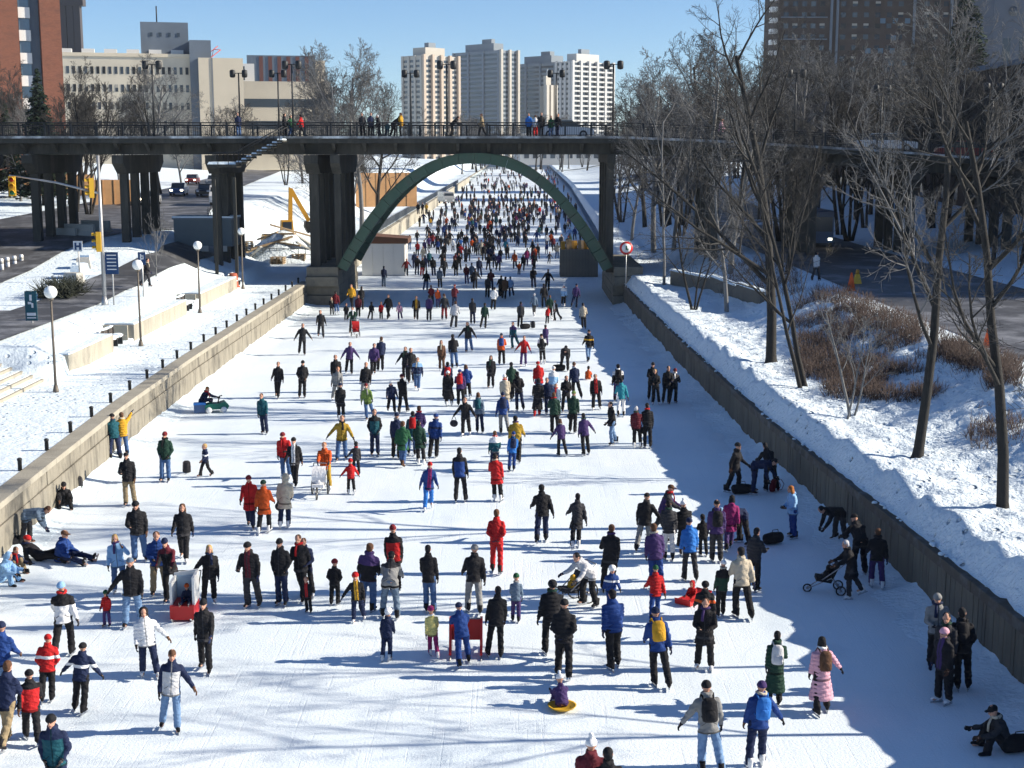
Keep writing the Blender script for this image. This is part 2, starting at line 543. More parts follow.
# ------------------------------------------------------------------ left canal wall: coursed concrete blocks
CONC = mat('pale_concrete', (0.235, 0.215, 0.175), 0.85, 0.3, 2.2, 0.5, 14, coord='World', dirt=(0.06, 0.055, 0.047), dscale=1.6, damt=0.95, stretch=(1, 1, 0.28))
CONC2 = mat('buff_concrete', (0.34, 0.315, 0.26), 0.85, 0.15, 1.6, 0.3, 16, coord='World', dirt=(0.2, 0.18, 0.15), dscale=0.7, damt=0.6, stretch=(1, 1, 0.3))
CONCD = mat('dark_concrete', (0.13, 0.125, 0.11), 0.9, 0.25, 1.5, 0.3, 10, coord='World', dirt=(0.05, 0.05, 0.05), dscale=0.5, damt=0.6)
wall = thing('canal_wall', 'long sunlit pale concrete wall along the left side of the ice', 'wall', (lwx(60), 60, 0))
W0 = Matrix.Translation(-Vector(wall.location))
def wall_block(name, y0, y1, z0, z1, fx, depth, material, parent, off=0.0):
    """block whose face follows the canal edge"""
    a, b = fx(y0) + off, fx(y1) + off
    sgn = -1 if fx is lwx else 1
    mb = MB()
    bev = 0.018
    o = [(a + sgn * 0.0, y0), (b, y1), (b + sgn * depth, y1), (a + sgn * depth, y0)]
    i = [(a - 0, y0 + bev), (b, y1 - bev)]
    P = lambda p, z: (p[0] - parent.location.x, p[1] - parent.location.y, z)
    f0, f1 = (a - sgn * bev, y0 + bev), (b - sgn * bev, y1 - bev)
    vv = [P(o[0], z0), P(o[1], z0), P(o[2], z0), P(o[3], z0), P(o[0], z1), P(o[1], z1), P(o[2], z1), P(o[3], z1),
          P(f0, z0 + bev), P(f1, z0 + bev), P(f1, z1 - bev), P(f0, z1 - bev)]
    ff = [(4, 5, 6, 7), (1, 2, 6, 5), (2, 3, 7, 6), (3, 0, 4, 7), (8, 9, 10, 11), (0, 1, 9, 8), (1, 5, 10, 9), (5, 4, 11, 10), (4, 0, 8, 11)]
    mb.add(vv, ff)
    return mb.build(name, material, parent)
random.seed(3)
back = MB()
for y0 in range(10, 106, 6):
    y1 = min(y0 + 6, 108)
    back.add([(lwx(y0) - .07 - wall.location.x, y0 - 60, -.3), (lwx(y1) - .07 - wall.location.x, y1 - 60, -.3), (lwx(y1) - .07 - wall.location.x, y1 - 60, 1.60), (lwx(y0) - .07 - wall.location.x, y0 - 60, 1.60)], [(0, 1, 2, 3)])
back.build('backing', CONCD, wall)
y = 12.0
while y < 107:
    y1 = min(y + random.uniform(2.0, 2.6), 108)
    wall_block('lower_block', y + .008, y1 - .008, -0.05, 0.98, lwx, 0.5, CONC, wall, random.uniform(-.012, .012)); y = y1
y = 12.0
while y < 107:
    y1 = min(y + random.uniform(1.2, 1.6), 108)
    wall_block('upper_block', y + .01, y1 - .01, 1.0, 1.50, lwx, 0.5, CONC, wall, -0.04 + random.uniform(-.015, .015)); y = y1
y = 12.0
while y < 107:
    y1 = min(y + 3.0, 108)
    wall_block('coping_stone', y + .006, y1 - .006, 1.505, 1.70, lwx, 0.62, CONC2, wall, 0.05); y = y1

# left wall beyond the bridge with a railing
wallb = thing('canal_wall', 'far stretch of sunlit canal wall with a railing beyond the arch', 'wall', (-15.7, 124, 0))
y = 122.0
mb = MB()
while y < 520:
    y1 = y + (3 if y < 200 else 12)
    wall_block('wall_block', y + .01, y1 - .01, -.05, 1.6, lwx, .5, CONC2, wallb); y = y1
cp = MB(); cp.bbox(-0.6, 0.12, -2, 830, 1.62, 1.86); cp.build('coping', CONC2, wallb)
RAILG = mat('galvanised_rail', (0.16, 0.18, 0.20), 0.5, 0.1, 4, metal=0.5)
rl = MB()
rl.tube([(-0.4, -1, 2.95), (-0.4, 420, 2.95)], 0.035, 4); rl.tube([(-0.4, -1, 2.05), (-0.4, 420, 2.05)], 0.03, 4)
rl.build('rail', RAILG, wallb)
bal = MB()
yy = -1.0
while yy < 300:
    bal.box((-0.4, yy, 2.45), (0.035, 0.05, 1.0)); yy += 0.16 if yy < 120 else 0.6
tag(bal.build('balusters', RAILG, wallb), kind='stuff')
for k in range(60):
    p = MB(); p.box((-0.4, k * 2.5, 2.42), (0.08, 0.08, 1.15)); p.build('rail_post', RAILG, wallb)

# ------------------------------------------------------------------ right canal wall: dark ribbed face under a heavy cap
rwall = thing('canal_wall', 'dark shaded ribbed wall along the right side of the ice', 'wall', (rwx(50), 50, 0))
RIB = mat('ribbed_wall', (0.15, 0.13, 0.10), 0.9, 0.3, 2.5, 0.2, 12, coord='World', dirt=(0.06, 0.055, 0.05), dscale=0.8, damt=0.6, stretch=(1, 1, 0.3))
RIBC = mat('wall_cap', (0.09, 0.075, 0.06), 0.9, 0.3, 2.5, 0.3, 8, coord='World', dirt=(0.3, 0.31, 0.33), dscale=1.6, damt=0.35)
ribs = MB()
y = 9.0
while y < 112:
    a = rwx(y) - rwall.location.x
    b = rwx(y + .15) - rwall.location.x
    d = random.uniform(0, .025)
    ribs.add([(a - d, y - 50, -.05), (b - d, y + .135 - 50, -.05), (b - d, y + .135 - 50, 1.32), (a - d, y - 50, 1.32),
              (a + .06, y - 50, -.05), (b + .06, y + .135 - 50, -.05), (b + .06, y + .135 - 50, 1.32), (a + .06, y - 50, 1.32)],
             [(0, 1, 2, 3), (0, 3, 7, 4), (1, 5, 6, 2), (3, 2, 6, 7)])
    y += .15
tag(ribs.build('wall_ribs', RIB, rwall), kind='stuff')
bk = MB()
for y0 in range(8, 112, 4):
    a, b = rwx(y0) + .055 - rwall.location.x, rwx(y0 + 4) + .055 - rwall.location.x
    bk.add([(a, y0 - 50, -.3), (b, y0 - 46, -.3), (b, y0 - 46, 1.4), (a, y0 - 50, 1.4)], [(0, 1, 2, 3)])
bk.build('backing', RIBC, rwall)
y = 8.0
while y < 112:
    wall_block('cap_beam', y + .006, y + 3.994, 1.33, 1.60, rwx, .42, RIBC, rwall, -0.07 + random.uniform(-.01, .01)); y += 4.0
# clods of snow clinging to the right wall top and foot
random.seed(21)
cl = MB()
for k in range(300):
    y = random.uniform(20, 108)
    if random.random() < .5:
        c = (rwx(y) + random.uniform(-.02, .25), y, 1.6 + random.uniform(0, .06)); r = random.uniform(.03, .09)
    else:
        c = (rwx(y) - random.uniform(.05, .5), y, 0.0); r = random.uniform(.03, .12)
    cl.ell(c, (r, r * random.uniform(.8, 1.6), r * random.uniform(.4, .8)), 7, 5)
for k in range(160):
    y = random.uniform(28, 108)
    r = random.uniform(.03, .1)
    cl.ell((lwx(y) + random.uniform(.05, .6), y, 0), (r, r * 1.5, r * .5), 7, 5)
tag(cl.build('snow_clods', SNOW, None), 'loose snow clods along the foot of the canal walls', 'snow', kind='stuff')
# swept ridge of snow at the foot of each wall
def ridge(name, fx, sgn, w, h):
    ys_ = frange(12, 108, 0.35)
    vv, ff = [], []
    us = [0, .15, .3, .5, .75, 1.0]
    for y in ys_:
        n = 1 + .6 * fb(0, y, 2.0, 5.0 + w)
        for u in us:
            hh = h * n * (1 - u) ** 1.6 * (1 + .3 * fb(u * 3, y, .4, 2.2))
            vv.append((fx(y) + sgn * (u * w * n) , y, max(0.003, hh) if u < 1 else -0.01))
    k = len(us)
    for i in range(len(ys_) - 1):
        for j in range(k - 1):
            a = i * k + j; ff.append((a, a + 1, a + k + 1, a + k))
    mb = MB(); mb.add(vv, ff, 0, True)
    tag(mb.build(name, SNOW), kind='structure')
ridge('snow_ridge_right', rwx, -1, 1.1, .28)
ridge('snow_ridge_left', lwx, 1, .9, .16)
# ================================================================== arch bridge
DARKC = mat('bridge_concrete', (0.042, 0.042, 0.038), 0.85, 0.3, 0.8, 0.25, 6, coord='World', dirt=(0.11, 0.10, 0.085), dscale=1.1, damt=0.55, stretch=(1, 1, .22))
GREEN = mat('green_arch_paint', (0.06, 0.11, 0.078), 0.6, 0.25, 1.2, 0.1, 8, coord='World', dirt=(0.07, 0.075, 0.06), dscale=1.2, damt=0.7)
IRON = mat('black_iron', (0.025, 0.027, 0.03), 0.5, 0.2, 3, metal=0.2)
BX0, BX1 = -120.0, 110.0
YN, YF = 106.0, 119.0
def deck_z(x):
    return interp([(-200, 12.62), (8, 12.62), (16, 12.3), (28, 11.6), (40, 10.7), (110, 6.0)], x)
br = thing('arch_bridge', 'dark concrete road bridge on a green arch spanning the frozen canal', 'bridge', (0, YN, 0))
def bl(p): return (p[0], p[1] - YN, p[2])
xs_b = frange(BX0, 8, 8) + [12, 16, 20, 24, 28, 34, 40, 60, 110]
def deck_strip(name, ya, yb, za, zb, material):
    mb = MB(); vv = []
    for x in xs_b:
        d = deck_z(x)
        vv += [bl((x, ya, d + za)), bl((x, yb, d + za)), bl((x, yb, d + zb)), bl((x, ya, d + zb))]
    ff = []
    for i in range(len(xs_b) - 1):
        for j in range(4):
            a, b = i * 4 + j, i * 4 + (j + 1) % 4
            ff.append((a, b, b + 4, a + 4))
    n = len(vv)
    ff += [(0, 1, 2, 3), (n - 1, n - 2, n - 3, n - 4)]
    mb.add(vv, ff)
    return mb.build(name, material, br)
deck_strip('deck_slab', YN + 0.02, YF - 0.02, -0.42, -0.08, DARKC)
deck_strip('edge_kerb', YN - .1, YN + .32, -.07, .10, mat('snowy_kerb', (0.16, 0.16, 0.16), .8, .2, 2, coord='World', dirt=(.75, .78, .8), dscale=.5, damt=.9))
deck_strip('edge_kerb', YF - .32, YF + .1, -.07, .10, MATS['snowy_kerb'])
deck_strip('road_surface', YN + .34, YF - .34, -.075, 0.0, ASPH)
for k, yb in enumerate((YN + 1.6, YN + 4.8, YN + 8.2, YN + 11.4)):
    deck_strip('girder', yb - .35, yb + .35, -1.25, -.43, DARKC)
# cantilever brackets under the edge
x = -60.0
while x < 40:
    d = deck_z(x); mb = MB()
    mb.prism([(0.1 - 0, d - .43), (1.2, d - .43), (1.2, d - 1.1)], 'x', x - .12, x + .12)
    mb.build('bracket', DARKC, br); x += 2.33
# railings, near and far
for yr_ in (YN + .05, YF - .05):
    rl = MB()
    for h, r in ((1.08, .05), (.18, .035), (.92, .025)):
        rl.tube([bl((x, yr_, deck_z(x) + h)) for x in xs_b], r, 6)
    rl.build('handrail', IRON, br)
    bal = MB(); x = -62.0
    while x < 45:
        bal.box(bl((x, yr_, deck_z(x) + .55)), (.022, .022, .76)); x += .17
    tag(bal.build('balusters', IRON, br), kind='stuff')
    x = -62.0
    while x < 45:
        p = MB(); p.box(bl((x, yr_, deck_z(x) + .56)), (.13, .13, 1.12)); p.build('rail_post', IRON, br); x += 1.94
# arch ribs built of separate segments
AX0, AX1, AZ0, AZ1 = -12.95, 7.3, 2.7, 11.05
def arch_pt(t):
    a = math.pi * (1 - t)
    cx, rx = (AX0 + AX1) / 2, (AX1 - AX0) / 2
    # between a parabola and an ellipse
    u = 2 * t - 1
    zp = AZ0 + (AZ1 - AZ0) * (1 - abs(u) ** 2.25)
    return cx + rx * u, zp
def arch_frame(t):
    e = 1e-3
    x0, z0 = arch_pt(max(0, t - e)); x1, z1 = arch_pt(min(1, t + e))
    tx, tz = x1 - x0, z1 - z0
    l = math.hypot(tx, tz)
    return (-tz / l, tx / l)
ts = [0, .018, .04, .065, .095, .13, .17, .215, .265, .32, .38, .44, .5]
ts = ts + [1 - t for t in ts[-2::-1]]
for yc in (YN + 1.3, YF - 1.7):
    for i in range(len(ts) - 1):
        a, b = ts[i] + .0005, ts[i + 1] - .0005
        mb = MB(); vv = []
        for t in (a, (a + b) / 2, b):
            x, z = arch_pt(t); nx, nz = arch_frame(t)
            for yy, k in ((-.42, -.36), (.42, -.36), (.42, .36), (-.42, .36)):
                vv.append(bl((x + nx * k, yc + yy, z + nz * k)))
        ff = [(3, 2, 1, 0), (8, 9, 10, 11)]
        for r in range(2):
            for j in range(4):
                ff.append((r * 4 + j, r * 4 + (j + 1) % 4, r * 4 + 4 + (j + 1) % 4, r * 4 + 4 + j))
        mb.add(vv, ff)
        mb.build('arch_segment', GREEN, br)
    # top flange that catches the sun
    mb = MB(); vv = []; ff = []
    tt = [k / 40 for k in range(41)]
    for t in tt:
        x, z = arch_pt(t); nx, nz = arch_frame(t)
        for yy, k in ((-.52, .365), (.52, .365), (.52, .43), (-.52, .43)):
            vv.append(bl((x + nx * k, yc + yy, z + nz * k)))
    for i in range(40):
        for j in range(4):
            ff.append((i * 4 + j, i * 4 + (j + 1) % 4, i * 4 + 4 + (j + 1) % 4, i * 4 + 4 + j))
    mb.add(vv, ff); mb.build('arch_flange', GREEN, br)
for t in (.1, .25, .4, .6, .75, .9):
    x, z = arch_pt(t); p = MB(); p.box(bl((x, (YN + YF) / 2, z)), (.3, YF - YN - 4.0, .3)); p.build('cross_beam', GREEN, br)
# bents: cap beam across the bridge on four columns
def bent(x, z0, w=.6, big=False):
    d = deck_z(x)
    c = MB(); c.prism([(YN + .3 - YN, d - 1.3), (YF - .3 - YN, d - 1.3), (YF - .3 - YN, d - 1.9), (YF - 1.6 - YN, d - 2.7), (1.6, d - 2.7), (.3, d - 1.9)], 'x', x - w * .7, x + w * .7)
    if big:
        c = MB(); c.bbox(x - .3, x + .3, .8, YF - YN - .8, d - 1.9, d - 1.26)
    c.build('pier_cap', DARKC, br)
    for k in range(4):
        yy = YN + 2.0 + k * 3.0
        ct = d - (1.88 if big else 2.68)
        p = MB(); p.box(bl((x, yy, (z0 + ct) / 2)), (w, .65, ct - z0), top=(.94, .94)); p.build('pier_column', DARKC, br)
for x in (-64, -57, -50, -43, -36.4, -29.6, -22.6):
    bent(x, zl(x, 112) - .5)
bent(-15.1, 1.0, .75)
bent(-13.3, 2.6, .5)
bent(7.5, 2.4, .55, True)
for x in (15.5, 23.0, 30.5, 38):
    bent(x, 1.2, .6)
# stone abutments at the water's edge
STONE = mat('abutment_stone', (0.20, 0.18, 0.14), .9, .3, 1.4, .4, 8, coord='World', dirt=(.08, .075, .065), dscale=.8, damt=.7)
ab = thing('bridge_abutment', 'stone abutment under the left foot of the green arch', 'abutment', (-14.5, 112, 0))
for r in range(4):
    z0 = r * .72
    for k in range(7):
        y0 = -5.5 + k * 1.9 + (r % 2) * .4
        b = MB(); b.box((0, y0 + .95, z0 + .355), (2.6 - r * .06, 1.87, .70), top=(.99, .99)); b.build('stone', STONE, ab)
ab2 = thing('bridge_abutment', 'stone abutment under the right foot of the arch beside the snowbank', 'abutment', (8.9, 112, 0))
for r in range(4):
    z0 = r * .72
    for k in range(7):
        y0 = -5.5 + k * 1.9 + (r % 2) * .4
        b = MB(); b.box((0, y0 + .95, z0 + .355), (2.4 - r * .06, 1.87, .70), top=(.99, .99)); b.build('stone', STONE, ab2)

# twin-headed lamps on the bridge
def bridge_lamp_meshes():
    p = MB()
    p.tube([(0, 0, 0), (0, 0, 5.35)], [.085, .055], 8)
    p.lathe([(.16, 0), (.16, .25), (.09, .4)], n=10)
    p.tube([(-.55, 0, 5.35), (.55, 0, 5.35)], .035, 6)
    h = MB()
    h.lathe([(.04, -.02), (.2, .02), (.235, .12), (.235, .52), (.19, .6), (.05, .64)], n=12)
    return p.mesh('lamp_pole', IRON), h.mesh('lamp_head', IRON)
LPM, LHM = bridge_lamp_meshes()
for i, (px, near, lab) in enumerate(((154, 1, 'twin-headed bridge lamp in front of the pale office block'), (240, 0, 'twin-headed bridge lamp at the head of the snowy stairs'),
        (279, 0, 'slightly shorter twin-headed bridge lamp, left of the pair near the person in red'), (293, 1, 'twin-headed bridge lamp beside the person in red on the bridge'),
        (411, 0, 'twin-headed bridge lamp in front of the leftmost apartment tower'), (447, 1, 'twin-headed bridge lamp above the crown of the arch'),
        (556, 0, 'twin-headed bridge lamp beside the group above the right half of the arch'), (613, 1, 'twin-headed bridge lamp right of the arch against the sky'),
        (795, 1, 'twin-headed bridge lamp among bare branches under the dark tower'), (881, 0, 'twin-headed bridge lamp left of the tall spruce'), (992, 1, 'twin-headed bridge lamp at the right edge of the picture'))):
    Y = YN + .45 if near else YF - .45
    x = xat(px, Y, 14)
    t = thing('bridge_lamp', lab, 'street lamp', (x, Y, deck_z(x)), 0, 'twin-headed lamps along the bridge')
    inst('lamp_pole', LPM, t)
    for s in (-1, 1): inst('lamp_head', LHM, t, (s * .5, 0, 5.0))

# snow-covered stairs from the deck down the left side
st = thing('staircase', 'snow-covered stairs descending from the bridge deck at left', 'stairs', (xat(282, YN - 1.2, 12), YN - 1.2, 0))
nst = 9
for k in range(nst):
    s = MB(); s.box((-k * .38, 0, 12.35 - k * .2), (.42, 2.0, .14)); sp = s.build('step', DARKC, st)
    c = MB(); c.box((-k * .38, 0, 12.35 - k * .2 + .12), (.4, 1.9, .1), top=(.9, .95)); c.build('snow_cap', SNOW, sp)
lnd = MB(); lnd.box((-nst * .38 - .9, 0, 12.35 - nst * .2), (2.2, 2.0, .2)); lnd.build('landing', DARKC, st)
lc = MB(); lc.box((-nst * .38 - .9, 0, 12.35 - nst * .2 + .2), (2.1, 1.9, .18), top=(.9, .9)); lc.build('snow_cap', SNOW, st)
hr = MB()
for yy in (-1.02, 1.02):
    hr.tube([(.3, yy, 13.4), (-nst * .38, yy, 13.4 - nst * .2 - .1), (-nst * .38 - 1.9, yy, 13.4 - nst * .2 - .1)], .04, 6)
    for k in range(0, nst + 4, 2):
        zt = 13.35 - min(k, nst) * .2
        hr.tube([(-k * .38, yy, zt), (-k * .38, yy, zt - 1.0)], .025, 5)
hr.build('handrail', IRON, st)
sp_ = MB()
for xx in (-nst * .38 - 1.7, -nst * .38 - .2): sp_.box((xx, 0, 5.6), (.22, .22, 8.2))
sp_.build('support', DARKC, st)
# ================================================================== buildings behind
GLASS = mat('window_glass', (0.03, 0.04, 0.055), 0.15, 0.3, 0.2, coord='World', spec=0.6)
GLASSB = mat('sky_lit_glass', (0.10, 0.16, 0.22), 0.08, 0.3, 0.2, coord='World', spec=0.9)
GLASSM = mat('mid_glass', (.06, .08, .10), .2, .3, .2, coord='World', spec=.6); GLASSK = mat('deep_glass', (.014, .017, .02), .3, .3, .2, coord='World')
BLIND = mat('blind', (.32, .30, .26), .8, .1, .3, coord='World')
def building(name, label, D, px0, zbase, h, width, depth, rot, material, group=None):
    """box building whose front left corner stands in column px0 at depth D"""
    x = xat(px0, D, zbase)
    t = thing(name, label, 'building', (x, D, zbase), rot, group)
    w = MB(); w.bbox(0, width, 0, depth, 0, h); w.build('wall', material, t)
    return t
def front_windows(t, xs, zs, w, h, glass, y=-0.02, name='window'):
    mes = []
    for k, g_ in enumerate((glass, GLASSM, GLASSK)):
        mb = MB(); mb.bbox(-w / 2, w / 2, -.04, .2, 0, h); mes.append(mb.mesh('window', g_))
    mb = MB(); mb.bbox(-w / 2, w / 2, -.04, .2, 0, h * .55, 0); mb.bbox(-w / 2, w / 2, -.035, .2, h * .56, h, 1); mes.append(mb.mesh('window', [glass, BLIND]))
    rw_ = random.Random(int(w * 1000) + len(xs))
    for z in zs:
        for x in xs: inst(name, mes[rw_.choice((0, 0, 0, 1, 2, 2, 3))], t, (x, y, z))
BRICK = mat('red_brick', (0.21, 0.085, 0.055), .9, .35, 2.5, .3, 9, dirt=(.13, .06, .045), dscale=.5, damt=.7, stretch=(1, 1, 3))
CREAM = mat('cream_cladding', (0.56, 0.50, 0.40), .85, .08, .3, dirt=(.42, .37, .3), dscale=.12, damt=.5)
CREAM2 = mat('warm_concrete', (0.60, 0.52, 0.40), .85, .08, .3)
SLATE = mat('blue_slate', (0.13, 0.16, 0.20), .8, .15, .4)
WHITEP = mat('white_panel', (0.72, 0.71, 0.68), .7, .06, .5)
ROOF = mat('roof_grey', (0.18, 0.19, 0.2), .8, .2, .4)
# brick tower at the left edge
bt = building('brick_tower', 'tall red brick tower with a recessed window bay at the left edge', 205, -14, 6, 62, 11.3, 14, R(24), BRICK)
b_ = MB(); b_.bbox(8.6, 11.4, -1.7, 11, 0, 62); b_.build('brick_wing', BRICK, bt)
b_ = MB(); b_.bbox(-.2, 5.6, -1.6, 11, 0, 62); b_.build('brick_wing', BRICK, bt)
b_ = MB(); b_.bbox(5.65, 8.55, -.25, -.05, 0, 62); b_.build('bay_panel', SLATE, bt)
for k in range(18):
    z = 3.2 * k + 2
    f = MB(); f.bbox(5.7, 7.3, -.9, -.3, z, z + 1.5); sp = f.build('spandrel', WHITEP, bt)
    f = MB(); f.bbox(5.75, 7.2, -.6, -.3, z + 1.52, z + 3.15); f.build('window', GLASSB, bt)
# long cream office block
ob = building('office_block', 'long cream office block with rows of small windows behind bare trees', 300, 56, 7, 24.5, 31, 18, R(14), CREAM)
front_windows(ob, [1.0 + 1.22 * k for k in range(24)], [20.6, 16.9, 13.2, 9.4, 5.6], .62, 1.5, GLASS)
for k in range(6):
    v = MB(); v.box((3 + k * 4.6, 3, 25.2), (2.6, 2.0, 1.3)); v.build('roof_vent', WHITEP, ob)
p = MB(); p.bbox(-.3, 31.1, -.25, 0.0, 24.2, 24.9); p.build('parapet', CREAM2, ob)
b2 = MB(); b2.bbox(18.5, 28.5, 4, 14, 24.5, 31.8); pt = b2.build('penthouse', SLATE, ob)
for k in range(4):
    w = MB(); w.bbox(20.4 + k * 1.9, 21.0 + k * 1.9, 3.9, 4.1, 28.8, 29.6); w.build('window', GLASS, ob)
b2 = MB(); b2.tube([(22, 7, 31.8), (22, 7, 35.4)], .15, 5); b2.build('mast', IRON, ob)
sw = MB(); sw.bbox(28.5, 33, -1.2, 16, 0, 27.8); sw.build('stair_tower', SLATE, ob)
rw = MB(); rw.bbox(30.2, 39.5, -3.6, 9, 0, 24.0); rw.build('end_wing', CREAM2, ob)
dp = MB(); dp.box((33.0, -3.66, 12), (.35, .1, 24)); dp.build('downpipe', ROOF, ob)
# dark chimney tower behind
ch = thing('chimney_tower', 'dark slender tower rising behind the cream office block', 'tower', (xat(71, 420, 30), 420, 6))
for k, w_ in enumerate((-2.0, 0.1, 2.1)):
    m_ = MB(); m_.box((w_ + .9, 0, 32), (1.9, 2.2, 64)); m_.build('flue', mat('dark_flue', (.06, .055, .06), .8), ch)
m_ = MB(); m_.box((.9, 0, 53), (8.4, 3.0, 12)); m_.build('head_band', MATS['dark_flue'], ch)
# low cream building
lb = building('low_building', 'low cream building with dark ribbon windows left of the big bare tree', 330, 190, 7, 20.5, 33, 14, R(12), CREAM)
for z0 in (9.5, 14.6, 4.6):
    w = MB(); w.bbox(3.4, 32.6, -.06, .1, z0, z0 + 1.9); w.build('ribbon_window', GLASS, lb)
tw = MB(); tw.bbox(-.4, 2.9, -2.6, 4, 0, 22.4); tw.build('stair_tower', mat('brown_panel', (.26, .17, .12), .8), lb)
pb = MB(); pb.bbox(5, 15.5, 2, 10, 20.5, 24.6); pb.build('roof_storey', WHITEP, lb)
for k in range(3):
    w = MB(); w.bbox(8.2 + k * 2.2, 8.9 + k * 2.2, 1.9, 2.1, 20.8, 24.0); w.build('door', GLASS, lb)
# brown block behind with striped front
sb = building('striped_block', 'dark red and grey striped block behind the low cream building', 380, 250, 7, 29.5, 18, 12, R(10), SLATE)
for k in range(6):
    w = MB(); w.bbox(3.2 + k * 2.4, 4.2 + k * 2.4, -.12, .1, 16, 29.2); w.build('stripe', mat('oxide_panel', (.15, .06, .05), .8), sb)
sc_ = building('sandstone_block', 'plain sand-coloured block glimpsed behind the big bare tree', 385, 298, 7, 28.5, 8, 12, R(18), CREAM2)
front_windows(sc_, [1.5, 3.5, 5.5], [24, 20, 16], .8, 1.4, GLASS)
# lattice crane bits
cr = thing('crane', 'red and white lattice crane above the low cream building', 'crane', (xat(196, 318, 25), 318, 7))
RW_ = mat('crane_red', (.5, .09, .07), .6); CW_ = WHITEP
def lattice(mb, a, b, w, n, r):
    a, b = Vector(a), Vector(b); d = (b - a).normalized(); u = d.cross(Vector((0, 1, 0))).normalized()
    for s in (-1, 1): mb.tube([a + u * w * s, b + u * w * s], r, 4)
    for k in range(n):
        p, q = a.lerp(b, k / n), a.lerp(b, (k + 1) / n); s = 1 if k % 2 else -1
        mb.tube([p + u * w * s, q - u * w * s], r * .7, 4)
m_ = MB(); lattice(m_, (0, 0, 0), (0, 0, 27), .7, 18, .12); m_.build('mast', RW_, cr)
m_ = MB(); lattice(m_, (-4.5, 0, 19.5), (5.5, 0, 27), .5, 10, .1); m_.build('jib', RW_, cr)
m_ = MB(); lattice(m_, (-3, 0, 26), (4, 0, 20), .5, 8, .1); m_.build('counter_jib', CW_, cr)

# apartment towers on the skyline
TW_L = mat('tower_pale', (.43, .40, .35), .85, .08, .1); TW_W = mat('tower_white', (.46, .455, .44), .8, .06, .1)
TW_D = mat('tower_grey', (.20, .23, .26), .85, .1, .1); TW_T = mat('tower_tan', (.42, .34, .27), .85, .08, .1)
def tower(label, px0, pxs, px1, ytop, D, floors_skip, wall_m, bal_m, style):
    """tower seen on its corner: left face between px0 and pxs in shade, right face pxs to px1 in sun"""
    z0 = 5
    c = Vector((xat(pxs, D, 40), D, z0))
    la = (pxs - px0) / FPX * D * 1.4142; lb_ = (px1 - pxs) / FPX * D * 1.4142
    h = at(pxs, ytop, D).z - z0
    t = thing('apartment_tower', label, 'building', c, R(45), 'apartment towers on the skyline')
    # local: right face along +x (front normal -y turned 45 deg right), left face along +y
    w = MB(); w.bbox(0, lb_, 0, la, 0, h); w.build('wall', wall_m, t)
    n = int(h // 3.0)
    bays = max(2, int(lb_ // 7))
    for k in range(n):
        z = k * 3.0 + 1.2
        if style == 'fin':
            g1 = MB(); g1.bbox(1, lb_ - 1, -.1, .1, z, z + 1.6); g1.build('window_band', GLASS, t)
        else:
            g1 = MB(); g1.bbox(.5, lb_ - .5, -.1, .1, z, z + 1.7); g1.build('window_band', GLASS, t)
            b1 = MB(); b1.bbox(1.0, lb_ - 1.0, -1.6, -.12, z - 1.0, z - .02); b1.build('balcony', bal_m, t)
        g2 = MB(); g2.bbox(-.1, .1, .8, la - .8, z, z + 1.5); g2.build('window_band', GLASS, t)
    for b in range(bays + 1):
        xx = 0.2 + (lb_ - .4) * b / bays
        f = MB(); f.bbox(xx - .9, xx + .9, -1.9, -.12, 0, h + .5); f.build('fin', bal_m, t)
    for b in range(4):
        yy = 1 + (la - 2) * b / 3
        f = MB(); f.bbox(-.8, -.12, yy - .8, yy + .8, 0, h); f.build('fin', wall_m, t)
    pz = MB(); pz.bbox(lb_ * .2, lb_ * .75, la * .2, la * .8, h, h + 5); pz.build('penthouse', wall_m, t)
    pz = MB(); pz.bbox(lb_ * .35, lb_ * .55, la * .3, la * .5, h + 5, h + 8); pz.build('plant_room', TW_D, t)
    return t
tower('leftmost apartment tower with sunlit ribbed right face and shaded left face', 401, 423, 456, 55, 850, 0, TW_L, TW_T, 'fin')
tower('tallest apartment tower, broad and blue-grey with stepped top', 452, 500, 517, 50, 930, 0, TW_D, TW_L, 'fin')
tower('lower blue-grey apartment tower between the tallest tower and the banded one', 512, 556, 578, 62, 960, 0, TW_D, TW_D, 'fin')
tower('rightmost apartment tower with white balcony bands', 556, 571, 614, 61, 880, 0, TW_W, TW_W, 'bal')
gt = tower('small cream gabled tower in front of the blue-grey towers', 541, 545, 554, 86, 700, 0, TW_L, TW_L, 'fin')
gb = MB(); gb.prism([(-.5, 37), (6.5, 37), (3, 42)], 'y', -.6, 6); 
lowr = building('low_hall', 'low white flat-roofed hall at the foot of the skyline towers', 640, 520, 5, 14, 40, 20, R(8), TW_W)
front_windows(lowr, [3 + 4 * k for k in range(9)], [3, 8], 2.2, 1.8, GLASS)

# dark tower block on the right
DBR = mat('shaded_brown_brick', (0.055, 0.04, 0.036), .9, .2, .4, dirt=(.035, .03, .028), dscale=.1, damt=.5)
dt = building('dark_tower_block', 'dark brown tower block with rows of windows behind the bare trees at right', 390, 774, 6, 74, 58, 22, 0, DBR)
zs_ = [9.2 + 2.9 * k for k in range(16)]
front_windows(dt, [2 + 2.45 * k for k in range(5)] + [17.5 + 3.1 * k for k in range(6)] + [40 + 2.6 * k for k in range(5)], zs_, 1.35, 1.3, GLASS)
random.seed(5)
for (x, z) in ((31.6, 47 - 7.5), (28.2, 39.5), (34.9, 39.5), (27.9, 31.6), (31.1, 31.6), (31.3, 35), (24.5, 31.6), (30.9, 28.4), (34.5, 28.4), (50.8, 44.4), (53.2, 44.4), (50.5, 49), (50.8, 33.5)):
    w = MB(); w.bbox(x - .7, x + .7, -.14, -.06, z, z + 1.35); w.build('window', GLASSB, dt)
